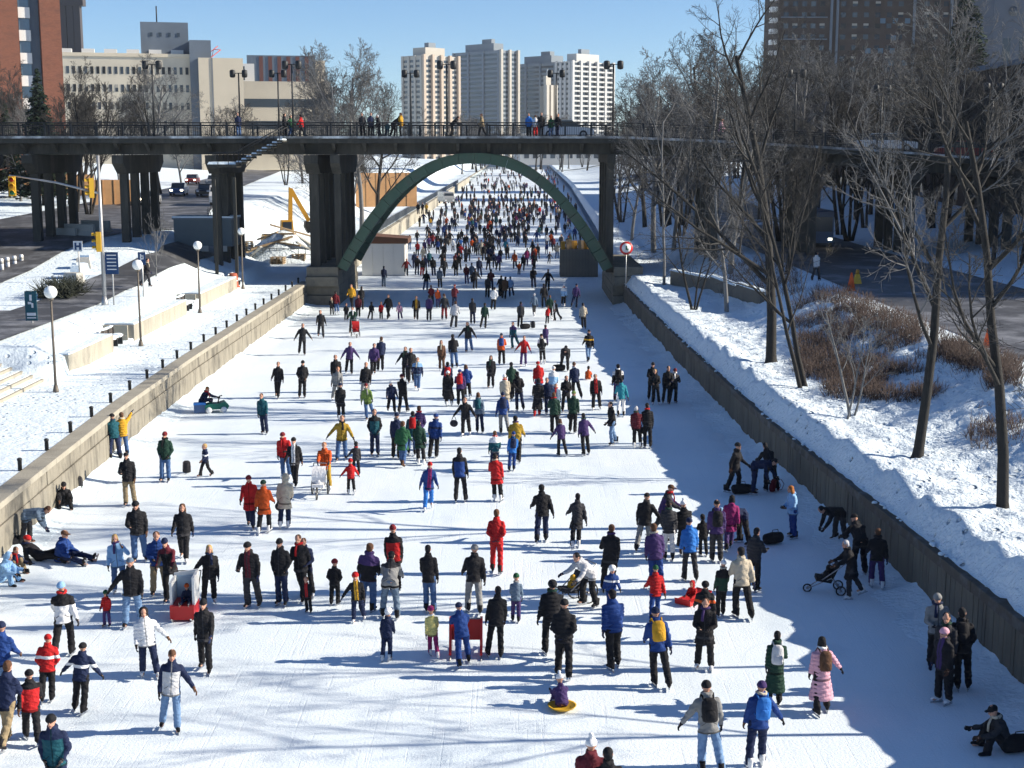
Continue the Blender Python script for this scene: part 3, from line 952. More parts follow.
for xx in (14.2, 15.8, 36.6, 46.6):
    f = MB(); f.bbox(xx - .3, xx + .3, -.7, 0, 0, 74); f.build('pilaster', SLATE, dt)
for k in range(18):
    b = MB(); b.bbox(-1.9, -.05, 1, 4, 8 + k * 2.9, 9.2 + k * 2.9); b.build('balcony', WHITEP, dt)
for k in range(8):
    b = MB(); b.bbox(.6, 13.2, -.5, -.03, 12 + k * 5.8, 12.25 + k * 5.8); b.build('floor_band', SLATE, dt)
gy = building('grey_tower', 'blue-grey blank-walled tower at the top right corner', 330, 985, 6, 66, 40, 20, 0, mat('dark_slate', (.075, .09, .12), .8, .15, .3))
w = MB(); w.tube([(4.4, -.1, 37), (4.4, -.2, 37)], 1.1, 14); w.build('round_window', GLASS, gy)
for xx in (2.4, 6.2):
    w = MB(); w.bbox(xx, xx + 1.8, -.06, .1, 26, 31); w.build('window', GLASS, gy)
w = MB(); w.bbox(12, 20, -1.6, -.02, 34, 35.2); w.build('balcony', WHITEP, gy)
w = MB(); w.bbox(12, 20, -1.6, -.02, 40, 41.2); w.build('balcony', WHITEP, gy)
# low wing added, mostly out of view, to shade the right bank and road
shade_wing = thing('brick_wing', 'added low-rise brick wing shading the right bank, mostly out of view', 'building', (50, 78, ROADR_Z))
w = MB(); w.bbox(0, 26, 0, 222, 0, 16.3); w.build('wall', DBR, shade_wing)
mb = MB(); mb.bbox(-.05, .15, 0, 1.6, 0, 1.5); wme = mb.mesh('window', GLASS)
for f in range(3):
    for k in range(48): inst('window', wme, shade_wing, (0, 3 + k * 4.3, 2.5 + f * 3.6))
p = MB(); p.bbox(-.4, 26, -.3, 222.3, 16.3, 16.8); p.build('parapet', SLATE, shade_wing)
ORD = ['first', 'second', 'third', 'fourth', 'fifth', 'sixth', 'seventh', 'eighth', 'ninth', 'tenth', 'eleventh', 'twelfth', 'thirteenth', 'fourteenth', 'fifteenth', 'sixteenth', 'seventeenth', 'eighteenth', 'nineteenth', 'twentieth', 'twenty-first', 'twenty-second', 'twenty-third', 'twenty-fourth']
# ================================================================== trees
BARK = mat('grey_bark', (0.03, 0.028, 0.026), .9, .35, 6, .4, 25, coord='Object')
BARKL = mat('pale_bark', (0.16, 0.16, 0.16), .9, .3, 5, .3, 25)
TWIG = mat('twigs', (0.05, 0.048, 0.046), .9, .25, 1.0)
TWIGL = mat('pale_twigs', (0.13, 0.13, 0.132), .9, .25, 1.0)
class TubeSink:
    """fast tapered tubes"""
    def __init__(self): self.v, self.f = [], []
    def tube(self, pts, rr, n):
        b = len(self.v)
        t = (pts[-1] - pts[0]).normalized()
        a = Vector((0, 0, 1)) if abs(t.z) < .9 else Vector((1, 0, 0))
        u = t.cross(a).normalized(); w = t.cross(u)
        cs = [(math.cos(2 * math.pi * j / n), math.sin(2 * math.pi * j / n)) for j in range(n)]
        for p, r in zip(pts, rr):
            for c, s in cs: self.v.append(p + u * (c * r) + w * (s * r))
        for i in range(len(pts) - 1):
            for j in range(n):
                k = (j + 1) % n
                self.f.append((b + i * n + j, b + i * n + k, b + (i + 1) * n + k, b + (i + 1) * n + j))
    def mesh(self, name, material):
        me = bpy.data.meshes.new(name); me.from_pydata(self.v, [], self.f)
        me.polygons.foreach_set('use_smooth', [True] * len(self.f))
        me.materials.append(material); me.update()
        return me
def rnd_perp(rng, d):
    a = Vector((rng.uniform(-1, 1), rng.uniform(-1, 1), rng.uniform(-1, 1)))
    return (a - d * a.dot(d)).normalized()
def grow_tree(seed, H=12.0, r0=.17, stems=1, fork=.28, limbs=7, up=.4, spread=.75, kids=(8, 7, 5), bark=None, twig=None, minr=.006, lean=(0, 0)):
    rng = random.Random(seed)
    tr, cr_ = TubeSink(), TubeSink()
    def branch(p, d, L, r, level):
        k = (6, 5, 4, 3, 2)[level]
        pts, rr = [p.copy()], [r]
        dd = d.copy(); q = p.copy()
        for i in range(k):
            wig = (.07, .13, .17, .2, .2)[level]
            dd = (dd + rnd_perp(rng, dd) * wig + Vector((0, 0, 1)) * up * (.05, .22, .2, .14, .1)[level]).normalized()
            q = q + dd * (L / k)
            pts.append(q.copy())
            t = (i + 1) / k
            rr.append(max(minr, r * (1 - t * (.62 if level == 0 else .8))))
        if level == 0:      # root flare
            pts.insert(1, pts[0].lerp(pts[1], .16)); rr = [r * 1.75, r * 1.12] + rr[1:]
            pts.insert(2, pts[1].lerp(pts[2], .12)); rr.insert(2, r)
        (tr if level <= 1 else cr_).tube(pts, rr, (8, 6, 4, 3, 3)[level])
        if level == 0:
            del pts[1:3]; del rr[1:3]; rr[0] = r
            n = limbs; lo = fork
        elif level - 1 < len(kids):
            n = kids[level - 1]; lo = .22
        else:
            return
        for c in range(n):
            t = lo + (1 - lo) * ((c + rng.uniform(.1, .9)) / n)
            i = min(k - 1, int(t * k)); fr = t * k - i
            bp = pts[i].lerp(pts[i + 1], fr)
            br_ = rr[i] + (rr[i + 1] - rr[i]) * fr
            pd = (pts[i + 1] - pts[i]).normalized()
            ang = rng.uniform(.5, 1.0) * spread + .15
            nd = (pd * math.cos(ang) + rnd_perp(rng, pd) * math.sin(ang)).normalized()
            if level == 0:
                cl = L * (1.0 - t * .55) * rng.uniform(.5, .75)
            else:
                cl = L * (1.0 - t * .5) * rng.uniform(.4, .68)
            branch(bp, nd, cl, max(minr, br_ * rng.uniform(.5, .72)), level + 1)
    for s in range(stems):
        d = Vector((lean[0] + (rng.uniform(-.28, .28) if stems > 1 else 0), lean[1] + (rng.uniform(-.25, .25) if stems > 1 else 0), 1)).normalized()
        off = Vector((rng.uniform(-.2, .2), rng.uniform(-.2, .2), 0)) if stems > 1 else Vector((0, 0, 0))
        branch(off - Vector((0, 0, .3)), d, H * (.78 if s == 0 else rng.uniform(.55, .75)), r0 * (1 if s == 0 else .75), 0)
    fl = TubeSink()
    return tr.mesh('trunk', bark or BARK), cr_.mesh('crown', twig or TWIG)
def put_tree(name, label, meshes, loc, rz=0, sc=1.0, group=None):
    t = thing(name, label, 'tree', loc, rz, group)
    inst('trunk', meshes[0], t, scale=sc); inst('crown', meshes[1], t, scale=sc)
    return t
# single trees on the right bank, nearest first
near = [
 (1003, 508, dict(seed=11, H=13.5, r0=.17, limbs=8, lean=(.03, .02)), 'bare dark tree at the right edge, nearest on the right bank'),
 (917, 455, dict(seed=12, H=16, r0=.17, limbs=9, up=.45, lean=(.14, .0), bark=BARK, twig=TWIGL), 'tall bare tree leaning right on the snow below the brown shrubs'),
 (850, 415, dict(seed=13, H=5.2, r0=.06, stems=3, limbs=5, kids=(5, 4, 2), bark=BARKL, twig=TWIGL, fork=.35, minr=.006), 'pale spindly sapling in front of the brown shrub bed'),
 (806, 387, dict(seed=14, H=12, r0=.12, stems=2, limbs=6, kids=(6, 5, 3)), 'forked slender bare tree just right of the big dark tree'),
 (771, 362, dict(seed=25, H=18, r0=.24, limbs=10, up=.42, spread=.85, fork=.2, lean=(.02, 0)), 'biggest bare dark tree on the right bank near the wall'),
 (727, 311, dict(seed=16, H=9.5, r0=.14, limbs=7, stems=1, twig=TWIGL, bark=BARKL), 'grey bare tree standing on the snow beside the low wall'),
 (664, 285, dict(seed=17, H=15, r0=.11, limbs=8, fork=.35, spread=.6, twig=TWIGL, bark=BARKL), 'slim pale-trunked tree just right of the round red sign'),
 (694, 310, dict(seed=18, H=8.0, r0=.09, stems=3, limbs=6, kids=(6, 4, 3), twig=TWIGL), 'small multi-stemmed bare tree left of the low snow-capped wall'),
]
for px, py, kw, lab in near:
    p = on_terrain(px, py, zr_)
    put_tree('bare_tree', lab, grow_tree(**kw), p)
for x_, y_, sd, lab in ((13.6, 27.0, 61, 'bare tree on the right bank just outside the right edge, nearest the camera'), (13.9, 31.0, 62, 'bare tree on the right bank just outside the right edge, beside the nearest dark tree')):
    put_tree('bare_tree', lab, grow_tree(sd, 10, .075, 1, .2, 9, .45, .8, (6, 5, 4)), (x_, y_, zr_(x_, y_)))
# shared kinds for the trees further off
ARCH = [grow_tree(101, 13, .2, 1, .22, 9, .4, .85, (8, 7, 5), twig=TWIG, minr=.010),
        grow_tree(102, 13, .17, 2, .25, 7, .45, .7, (8, 6, 5), twig=TWIG, minr=.010),
        grow_tree(103, 13, .18, 1, .3, 10, .35, .95, (8, 7, 5), twig=TWIGL, bark=BARKL, minr=.010),
        grow_tree(104, 13, .16, 3, .25, 6, .55, .6, (8, 6, 5), twig=TWIG, minr=.010)]
random.seed(17)
def scatter(n, xr, yr_, hr_, zf, label, group, name='bare_tree', kinds=(0, 1, 2, 3), gap=2.5):
    pts = []; tries = 0
    while len(pts) < n and tries < 4000:
        tries += 1
        x, y = random.uniform(*xr), random.uniform(*yr_)
        if any((x - a) ** 2 + (y - b) ** 2 < gap * gap for a, b in pts): continue
        pts.append((x, y))
    pts.sort(key=lambda q: q[0] / q[1])
    for i_, (x, y) in enumerate(pts):
        h = random.uniform(*hr_)
        put_tree(name, label if n > 24 else label + (', leftmost' if i_ == 0 else f', {ORD[i_]} from left'), ARCH[random.choice(kinds)], (x, y, zf(x, y) - .1), random.uniform(0, 6.28), h / 13 * .95, group)
scatter(2, (12.5, 17.5), (84, 100), (11, 16), zr_, 'bare tree crowded in front of the right end of the bridge', 'bare trees before the bridge at right', gap=4)
scatter(5, (31.5, 42), (66, 104), (11, 16), zr_, 'bare tree beyond the right-hand road in front of the bridge', 'bare trees beyond the right road', gap=3.5)
scatter(44, (12.5, 46), (121, 190), (14, 21), zr_, 'bare tree in the thick stand behind the bridge at right', 'bare trees behind the bridge at right', gap=3.5)
scatter(26, (22, 85), (195, 300), (19, 28), zr_, 'tall bare tree far back in the wood right of the skyline towers', 'far bare trees right of the towers', gap=6)
scatter(22, (-70, -38), (135, 200), (12, 18), zl, 'bare tree behind the bridge in front of the office block', 'bare trees before the office block', gap=4)
scatter(12, (-44, -20), (160, 240), (11, 15), zl, 'low bare tree behind the bridge below the low cream building', 'bare trees before the low building', gap=4)
scatter(26, (-30, 60), (420, 620), (15, 24), lambda x, y: 5, 'hazy bare tree on the skyline below the apartment towers', 'far trees below the towers', gap=8)
put_tree('bare_tree', 'big spreading bare tree rising behind the bridge left of the towers', grow_tree(35, 24, .3, 3, .15, 9, .55, .75, (8, 7, 5), twig=TWIGL, bark=BARKL, minr=.016), (xat(345, 165, 15), 165, zl(-20, 165)))
put_tree('bare_tree', 'broad bare tree just left of the big spreading one behind the bridge', ARCH[2], (xat(318, 172, 15), 172, zl(-24, 172)), 1.0, 1.5)
put_tree('bare_tree', 'broad bare tree just right of the big spreading one behind the bridge', ARCH[0], (xat(375, 172, 15), 172, zl(-18, 172)), 2.0, 1.45)
put_tree('bare_tree', 'bare tree close left of the big spreading tree behind the bridge', ARCH[2], (xat(333, 168, 15), 168, zl(-22, 168)), 3.0, 1.75)
put_tree('bare_tree', 'bare tree close right of the big spreading tree behind the bridge', ARCH[2], (xat(360, 170, 15), 170, zl(-19, 170)), 5.0, 1.7)
# young street trees on the left
for px, py, seed, lab in ((157, 288, 41, 'young pale street tree left of the blue parking sign post'), (217, 264, 42, 'young pale street tree in front of the grey site cabin')):
    p = gp(px, py, 2.7)
    put_tree('young_tree', lab, grow_tree(seed, 5.4, .055, 1, .3, 9, .9, .5, (5, 3, 2), bark=BARKL, twig=TWIGL, minr=.007), p)
# conifers
NEEDLE = mat('spruce_needles', (0.022, 0.04, 0.026), .9, .4, 1.5)
def spruce_mesh(seed, H, rb):
    rng = random.Random(seed)
    tk = TubeSink(); tk.tube([Vector((0, 0, -.3)), Vector((0, 0, H))], [.22, .02], 6)
    vv, ff = [], []
    z = H * .1
    while z < H:
        f = (1 - z / H); L = rb * f ** .85 + .15
        n = int(12 + 12 * f)
        for k in range(n):
            a = rng.uniform(0, 6.28); l = L * rng.uniform(.65, 1.08); w = .16 + .2 * f
            d = Vector((math.cos(a), math.sin(a), 0)); s = Vector((-d.y, d.x, 0))
            droop = rng.uniform(.1, .45); zz = z + rng.uniform(-.5, .5) * H * .03
            for q in range(5):
                t0 = .12 + q * .18
                for sd in (-1, 1):
                    c = Vector((0, 0, zz)) + d * (l * t0) - Vector((0, 0, l * t0 * t0 * droop))
                    e = c + d * (.3 * l * .5) + s * (sd * w * rng.uniform(.8, 1.8)) - Vector((0, 0, rng.uniform(.05, .3)))
                    e2 = c + d * (l * .26) + Vector((0, 0, rng.uniform(-.12, .05)))
                    b = len(vv); vv += [c, e, e2]; ff.append((b, b + 1, b + 2))
        z += H * .02 + .03
    me = bpy.data.meshes.new('crown'); me.from_pydata(vv, [], ff); me.materials.append(NEEDLE); me.update()
    return tk.mesh('trunk', BARK), me
SP = spruce_mesh(5, 14, 3.1)
put_tree('spruce_tree', 'dark spruce standing in front of the red brick tower', SP, (xat(42, 150, 10), 150, zl(-50, 150)), 0, 1.02)
put_tree('spruce_tree', 'tall dark spruce in front of the tower blocks at top right', SP, (xat(962, 185, 15), 185, 5), 1, 2.05)
put_tree('spruce_tree', 'short dark evergreen among the bare trees below the dark tower block', SP, (xat(815, 210, 10), 210, 5), 2, 1.2)
put_tree('spruce_tree', 'low dark evergreen half hidden left of the spruce by the brick tower', SP, (xat(8, 160, 10), 160, zl(-58, 160)), 2, .75)
# brown shrub bed on the right slope: uncountable stems
STEM = mat('red_brown_stems', (0.092, 0.068, 0.06), .9, .3, 1.0)
def shrubs(name, label, area, n, seed, hgt):
    rng = random.Random(seed); s = TubeSink()
    while n:
        px, py = rng.uniform(area[0], area[1]), rng.uniform(area[2], area[3])
        p = on_terrain(px, py, zr_)
        if fb(p.x, p.y, 3.0, 7.7) < -.34 or p.x > 19.0 or p.x < rwx(p.y) + 2.6: continue
        n -= 1
        for k in range(5):
            d = Vector((rng.uniform(-.7, .7), rng.uniform(-.7, .7), 1)).normalized()
            h = hgt * rng.uniform(.5, 1.2)
            q = p + Vector((rng.uniform(-.2, .2), rng.uniform(-.2, .2), -.1))
            m1 = q + d * h * .5
            d2 = (d + Vector((rng.uniform(-.5, .5), rng.uniform(-.5, .5), -.1))).normalized()
            s.tube([q, m1, m1 + d2 * h * .5], [.011, .009, .005], 3)
            s.tube([m1, m1 + (d - d2 * .8 + Vector((0, 0, .8))).normalized() * h * .4], [.008, .004], 3)
    o = inst(name, s.mesh(name, STEM))
    tag(o, label, 'shrubs', kind='stuff')
shrubs('brown_shrubs', 'bed of leafless red-brown shrubs on the right snow slope', (796, 1020, 292, 402), 2300, 3, .72)
shrubs('brown_shrubs', 'small patch of red-brown shrubs near the low wall on the right bank', (725, 800, 262, 300), 260, 4, .7)
shrubs('brown_shrubs', 'thin brown stalks in the snow at the right edge', (970, 1024, 410, 450), 90, 5, .5)
# ================================================================== left terrace: planters, benches, lamps, bollards, steps
def planter(y0, y1, lab):
    xa = lwx((y0 + y1) / 2) - 4.4
    t = thing('planter_wall', lab, 'planter', (xa, (y0 + y1) / 2, WALK_Z))
    L = y1 - y0
    n = max(2, int(L // 3)); s = L / n
    for k in range(n):
        b = MB(); b.bbox(-.28, .02, -L / 2 + k * s + .008, -L / 2 + (k + 1) * s - .008, -.1, .86); b.build('concrete_panel', CONC2, t)
    for yy in (-L / 2, L / 2):
        b = MB(); b.bbox(-2.4, -.285, yy - .14, yy + .14, -.1, .85); b.build('end_wall', CONC2, t)
    c = MB(); c.bbox(-1.6, .0, -L / 2 + .1, L / 2 - .1, .862, .94); c.build('snow_cap', SNOW, t)
    return t
gaps = list(BENCH_Y)
planter(62.6, gaps[0] - 2.0, 'nearest concrete planter wall beside the snowy steps')
planter(gaps[0] + 2.0, gaps[1] - 2.0, 'second concrete planter wall from the steps, between two snowy benches')
planter(gaps[1] + 2.0, gaps[2] - 2.0, 'concrete planter wall nearest the bridge, before the last bench')
WOODD = mat('dark_bench_wood', (.07, .06, .055), .8, .3, 4)
for i, y in enumerate(gaps):
    lab = ('dark bench capped with snow nearest the steps', 'dark snow-capped bench midway along the planter walls', 'dark snow-capped bench nearest the bridge')[i]
    t = thing('bench', lab, 'bench', (lwx(y) - 4.85, y, WALK_Z), 0, 'benches between the planter walls')
    for k in range(3):
        s = MB(); s.box((-.18 + k * .17, 0, .44), (.14, 2.3, .05)); s.build('seat_slat', WOODD, t)
    for k in range(3):
        s = MB(); s.box((-.36, 0, .58 + k * .14), (.05, 2.3, .11)); s.build('back_slat', WOODD, t)
    for yy in (-.9, 0, .9):
        s = MB(); s.box((-.1, yy, .21), (.5, .09, .42)); s.box((-.32, yy, .6), (.05, .08, .6)); s.build('leg', IRON, t)
    s = MB()
    s.ell((-.05, .35, .5), (.34, .8, .12)); s.ell((0, -.7, .49), (.28, .4, .09)); s.ell((-.36, 0, .95), (.1, 1.1, .07)); s.build('snow_cap', SNOW, t)
# globe lamps on the terrace
GLOBE = mat('white_globe', (.85, .85, .82), .35, .03, 2, spec=.5)
POLE = mat('weathered_pole', (.14, .12, .10), .6, .25, 4, metal=.3)
pm = MB(); pm.tube([(0, 0, 0), (0, 0, 3.9)], [.065, .045], 8); pm.lathe([(.13, 0), (.13, .06), (.075, .3)], n=10); pm.lathe([(.09, 3.86), (.12, 3.9), (.12, 3.95)], n=10)
PM = pm.mesh('lamp_post', POLE)
gm = MB(); gm.ell((0, 0, 4.2), (.27, .27, .27), 16, 10); GM = gm.mesh('globe', GLOBE)
for px, py, lab in ((56, 392, 'globe lamp nearest the camera, beside the snowy steps'), (141, 346, 'globe lamp second nearest, in front of the nearest planter wall'),
                    (200, 313, 'third globe lamp from the steps, before the middle planter'), (243, 289, 'globe lamp nearest the bridge')):
    p = gp(px, py, WALK_Z)
    t = thing('globe_lamp', lab, 'street lamp', p, 0, 'globe lamps along the left terrace')
    inst('lamp_post', PM, t); inst('globe', GM, t)
# bollards along the wall edge
bm_ = MB(); bm_.lathe([(.07, 0), (.07, .33), (.085, .34), (.085, .39), (.03, .42)], n=8); BOL = bm_.mesh('bollard', IRON)
y, k = 43.3, 0
while y < 108 and k < 22:
    o = inst('bollard', BOL, None, (lwx(y) - .62, y, WALK_Z))
    tag(o, f'short black bollard on the left wall edge, {ORD[k]} counting from the camera', 'bollard', 'bollards along the left wall'); y += 3.02; k += 1
# snowy steps at the lower left
ss = thing('snowy_steps', 'snow-dusted concrete steps at the left edge of the terrace', 'stairs', (-20.3, 56.6, WALK_Z))
for k in range(6):
    b = MB(); b.bbox(-1.5 - k * .45, 1.2, -4.2 + k * .05, 4.6, k * .15 - .02, k * .15 + .13)
    b = MB(); b.bbox(-6, -.2 - k * .5, -4.2, 4.9, k * .15 - .05, k * .15 + .135); b.build('step', CONC2, ss)
    c = MB(); c.bbox(-6, -.32 - k * .5, -4.15, 4.8, k * .15 + .137, k * .15 + .155); c.build('snow_cap', SNOW_WALK, ss)

# ------------------------------------------------------------------ traffic signal
YEL = mat('signal_yellow', (.62, .36, .03), .5, .1, 3); STEEL = mat('galvanised_steel', (.42, .42, .42), .45, .15, 2, metal=.5)
LENS = {'red': mat('red_lens', (.35, .02, .015), .3), 'amber': mat('amber_lens', (.4, .18, .01), .3), 'green': mat('green_lens', (.01, .18, .09), .3)}
BLACKP = mat('black_plate', (.02, .02, .02), .6)
def signal_head(parent, loc, rz):
    """three-lens head, facing local -y"""
    b = MB(); b.box((0, 0, 0), (.36, .26, 1.1)); h = b.build('signal_head', YEL, parent, loc, (0, 0, rz))
    for k, c in enumerate(('red', 'amber', 'green')):
        z = .36 - k * .36
        l = MB(); l.lathe([(.13, 0), (.13, .02)], n=12); l.build('lens', LENS[c], h, (0, -.15, z), (math.pi / 2, 0, 0))
        v = MB(); v.tube([(math.cos(a) * .15, 0, math.sin(a) * .15) for a in [k2 * math.pi / 8 for k2 in range(9)]], .02, 4); 
        vv = []
        for k2 in range(9):
            a = k2 * math.pi / 8
            vv += [(math.cos(a) * .15, -.13, z + math.sin(a) * .15), (math.cos(a) * .15, -.36, z + math.sin(a) * .15)]
        vz = MB(); vz.add(vv, [(2 * q, 2 * q + 1, 2 * q + 3, 2 * q + 2) for q in range(8)]); vz.build('visor', YEL, h)
    return h
p = on_terrain(105, 305, zl)
tp = thing('traffic_signal', 'steel traffic signal pole with long arm and yellow heads by the left road', 'traffic light', p)
b = MB(); b.tube([(0, 0, -.2), (0, 0, 8.4)], [.12, .08], 10); b.lathe([(.2, 0), (.2, .1), (.13, .5)], n=10); b.build('pole', STEEL, tp)
lx = xat(14, p.y, 9) - p.x
b = MB(); b.tube([(0, 0, 6.3), (lx * .5, 0, 6.9), (lx - .2, 0, 7.3)], [.07, .055, .04], 8); b.build('mast_arm', STEEL, tp)
signal_head(tp, (lx, -.15, 6.7), .15)
signal_head(tp, (-.45, 0, 6.6), -1.2)
signal_head(tp, (-.1, -.3, 3.6), -1.35)
# ------------------------------------------------------------------ road signs
BLUE = mat('sign_blue', (.02, .06, .16), .45); WHITES = mat('sign_white', (.8, .8, .8), .5); TEAL = mat('sign_teal', (.02, .10, .13), .45)
REDS = mat('sign_red', (.6, .03, .03), .45)
def sign(px, py, ytop, w, h, m_board, lab, marks, zf=zl, extra_h=0):
    p = on_terrain(px, py, zf)
    zt = at(px, ytop, p.y).z - p.z
    t = thing('road_sign', lab, 'sign', p)
    b = MB(); b.tube([(0, 0, -.2), (0, 0, zt)], .045, 6); b.build('post', STEEL, t)
    bd = MB(); bd.box((0, -.07, zt - h / 2), (w, .03, h)); o = bd.build('board', m_board, t)
    m = MB()
    for (cx, cz, mw, mh) in marks: m.box((cx * w, -.092, zt - h / 2 + cz * h), (mw * w, .006, mh * h))
    m.build('marking', WHITES if m_board is not WHITES else BLUE, o)
    return t
sign(80, 282, 241, .58, .66, WHITES, 'white and blue hospital-style sign on a rust-brown post by the snow island', [(-.25, 0, .22, .7), (.25, 0, .22, .7), (0, 0, .35, .18)])
sign(114, 305, 252, .75, 1.25, BLUE, 'tall dark blue sign with white text lines beside the traffic signal', [(0, .36 - k * .16, .7, .045) for k in range(5)])
sign(144, 305, 252, .44, .75, BLUE, 'small blue parking sign between the signal and the young tree', [(-.12, 0, .16, .7), (.08, .2, .3, .12), (.08, -.02, .3, .12), (.2, .1, .12, .3)])
sign(34, 350, 291, .6, 1.5, TEAL, 'tall teal sign with white pictograms left of the nearest globe lamp', [(0, .28, .2, .2), (-.1, .1, .3, .08), (.12, .02, .16, .16), (0, -.28, .75, .1), (0, -.4, .75, .04)])
# round red sign on the right bank
p = on_terrain(626, 266, zr_)
rs = thing('round_sign', 'round white sign with a red ring on the snow by the bridge foot', 'sign', at(626, 266, 101))
zt = at(626, 248, 101).z - rs.location.z
b = MB(); b.tube([(0, 0, -1.5), (0, 0, zt)], .04, 6); b.build('post', STEEL, rs)
b = MB(); b.lathe([(.48, 0), (.48, .03)], (0, 0, 0), 24); b.build('ring', REDS, rs, (0, -.05, zt), (math.pi / 2, 0, 0))
b = MB(); b.lathe([(.33, 0), (.33, .01)], (0, 0, 0), 24); b.build('face', WHITES, rs, (0, -.085, zt), (math.pi / 2, 0, 0))
b = MB(); b.box((0, -.105, zt + .02), (.11, .01, .3)); b.box((.08, -.105, zt - .08), (.16, .01, .09)); b.build('pictogram', mat('sign_green', (.03, .2, .08), .5), rs)

# ------------------------------------------------------------------ left roadside: barriers, hoardings, cabin, digger, cars
BARR = mat('barrier_concrete', (.42, .41, .38), .85, .15, 1.5, dirt=(.2, .2, .19), dscale=1, damt=.5)
jb = MB(); jb.prism([(-.32, 0), (.32, 0), (.3, .12), (.14, .4), (.1, .95), (-.1, .95), (-.14, .4), (-.3, .12)], 'y', -1.45, 1.45); JB = jb.mesh('road_barrier', BARR)
for k, (px, py) in enumerate(((3, 252), (12, 249), (62, 240), (80, 236), (96, 232))):
    p = on_terrain(px, py, zl)
    o = inst('road_barrier', JB, None, p, (0, 0, 1.15))
    tag(o, f'pale concrete road barrier under the left end of the bridge, {ORD[k]} from the left edge', 'barrier', 'road barriers under the left bridge end')
for k, px in enumerate((2, 8, 15, 22)):
    p = on_terrain(px, 271 - k * 1.5, zl)
    o = MB(); o.lathe([(.14, 0), (.14, .8), (.1, .85)], n=8); o.lathe([(.145, .5), (.145, .7)], n=8, mi=1)
    ob_ = o.build('marker_post', [WHITES, BARR], None, p)
    tag(ob_, f'white marker post at the left roadside, {ORD[k]} from the left edge', 'post', 'white marker posts')
# snow blocks along the traffic island
random.seed(9)
ib = thing('snow_block_row', 'row of broken snow and concrete lumps edging the traffic island', 'barrier', on_terrain(92, 262, zl))
for k in range(12):
    t_ = k / 11; q = on_terrain(lerp(74, 110, t_), lerp(284, 243, t_ ** .8), zl) - Vector(ib.location)
    b = MB(); b.box((0, 0, .35), (random.uniform(.8, 1.2), random.uniform(.9, 1.4), random.uniform(.7, 1.0)), random.uniform(0, 1.5), top=(.75, .8)); b.build('lump', SNOW if k % 3 else BARR, ib, q)
hb = MB()
hd = thing('dark_bush', 'dark rounded bush on the near side of the snow island', 'bush', on_terrain(62, 296, zl))
rng = random.Random(4); s_ = TubeSink()
for k in range(420):
    a, e = rng.uniform(0, 6.28), rng.uniform(.05, 1.5)
    d = Vector((math.cos(a) * math.cos(e), math.sin(a) * math.cos(e), math.sin(e)))
    q = Vector((rng.uniform(-.9, .9), rng.uniform(-1.6, 1.6), 0))
    s_.tube([q, q + d * .6, q + (d + rnd_perp(rng, d) * .3) * 1.15], [.03, .025, .01], 3)
inst('crown', s_.mesh('crown', mat('dark_evergreen', (.03, .035, .025), .9)), hd)
stm = MB(); stm.tube([(0, 0, -.1), (0, 0, .6)], .08, 6); stm.build('trunk', BARK, hd)
HOARD = mat('orange_plywood', (.46, .26, .12), .8, .2, 1.2, dirt=(.3, .15, .07), dscale=.5, damt=.4)
def hoarding(lab, px0, px1, ytop, ybot, D, n, step=0):
    a, b_ = at(px0, ybot, D), at(px1, ybot, D)
    t = thing('plywood_hoarding', lab, 'fence', a, R(22))
    w = (b_.x - a.x) / n; h = at(px0, ytop, D).z - a.z
    for k in range(n):
        hh = h + (step if k == 0 else 0)
        m = MB(); m.bbox(k * w + .03, (k + 1) * w - .03, -.05, .05, -2, hh); m.build('panel', HOARD, t)
        m = MB(); m.bbox(k * w - .06, k * w + .06, -.12, -.055, -2, hh); m.build('batten', HOARD, t)
hoarding('orange plywood hoarding behind the leftmost bridge piers', 10, 92, 175, 192, 165, 6, 1.3)
hoarding('orange plywood hoarding between the second and third bridge piers', 92, 136, 180, 202, 150, 4)
hoarding('orange plywood hoarding seen through the left haunch of the arch', 356, 420, 173, 194, 215, 6)
cb = thing('site_cabin', 'grey-blue flat site cabin under the stairs at the left', 'cabin', (-26.6, 110.6, zl(-25, 111) - .1), R(-3))
m = MB(); m.bbox(0, 4.6, 0, 2.6, .3, 2.4); m.build('body', mat('cabin_grey', (.10, .13, .15), .7, .15, 1), cb)
m = MB(); m.bbox(-.1, 4.7, -.1, 2.7, 2.4, 2.52); m.build('roof', SLATE, cb)
m = MB(); m.bbox(-.1, 4.7, -.05, 2.65, 2.525, 2.65); m.build('snow_cap', SNOW, cb)
for k in range(3):
    m = MB(); m.bbox(.3 + k * 1.5, 1.2 + k * 1.5, -.05, .05, -.1, .35); m.build('foot_block', BARR, cb)
ORANGE = mat('safety_orange', (.75, .10, .015), .5, .08, 3)
bar = thing('traffic_barrel', 'faded orange barrel at the end of the snowy terrace near the site cabin', 'barrel', (xat(233, 103.5, 2), 103.5, zl(xat(233, 103.5, 2), 103.5)))
m = MB(); m.lathe([(.45, 0), (.42, .05), (.38, .5), (.40, .55), (.33, 1.0), (.15, 1.05)], n=14); m.build('body', mat('faded_orange', (.35, .09, .05), .7), bar)
m = MB(); m.lathe([(.52, 0), (.52, .09)], n=14); m.build('base', MATS['faded_orange'], bar)
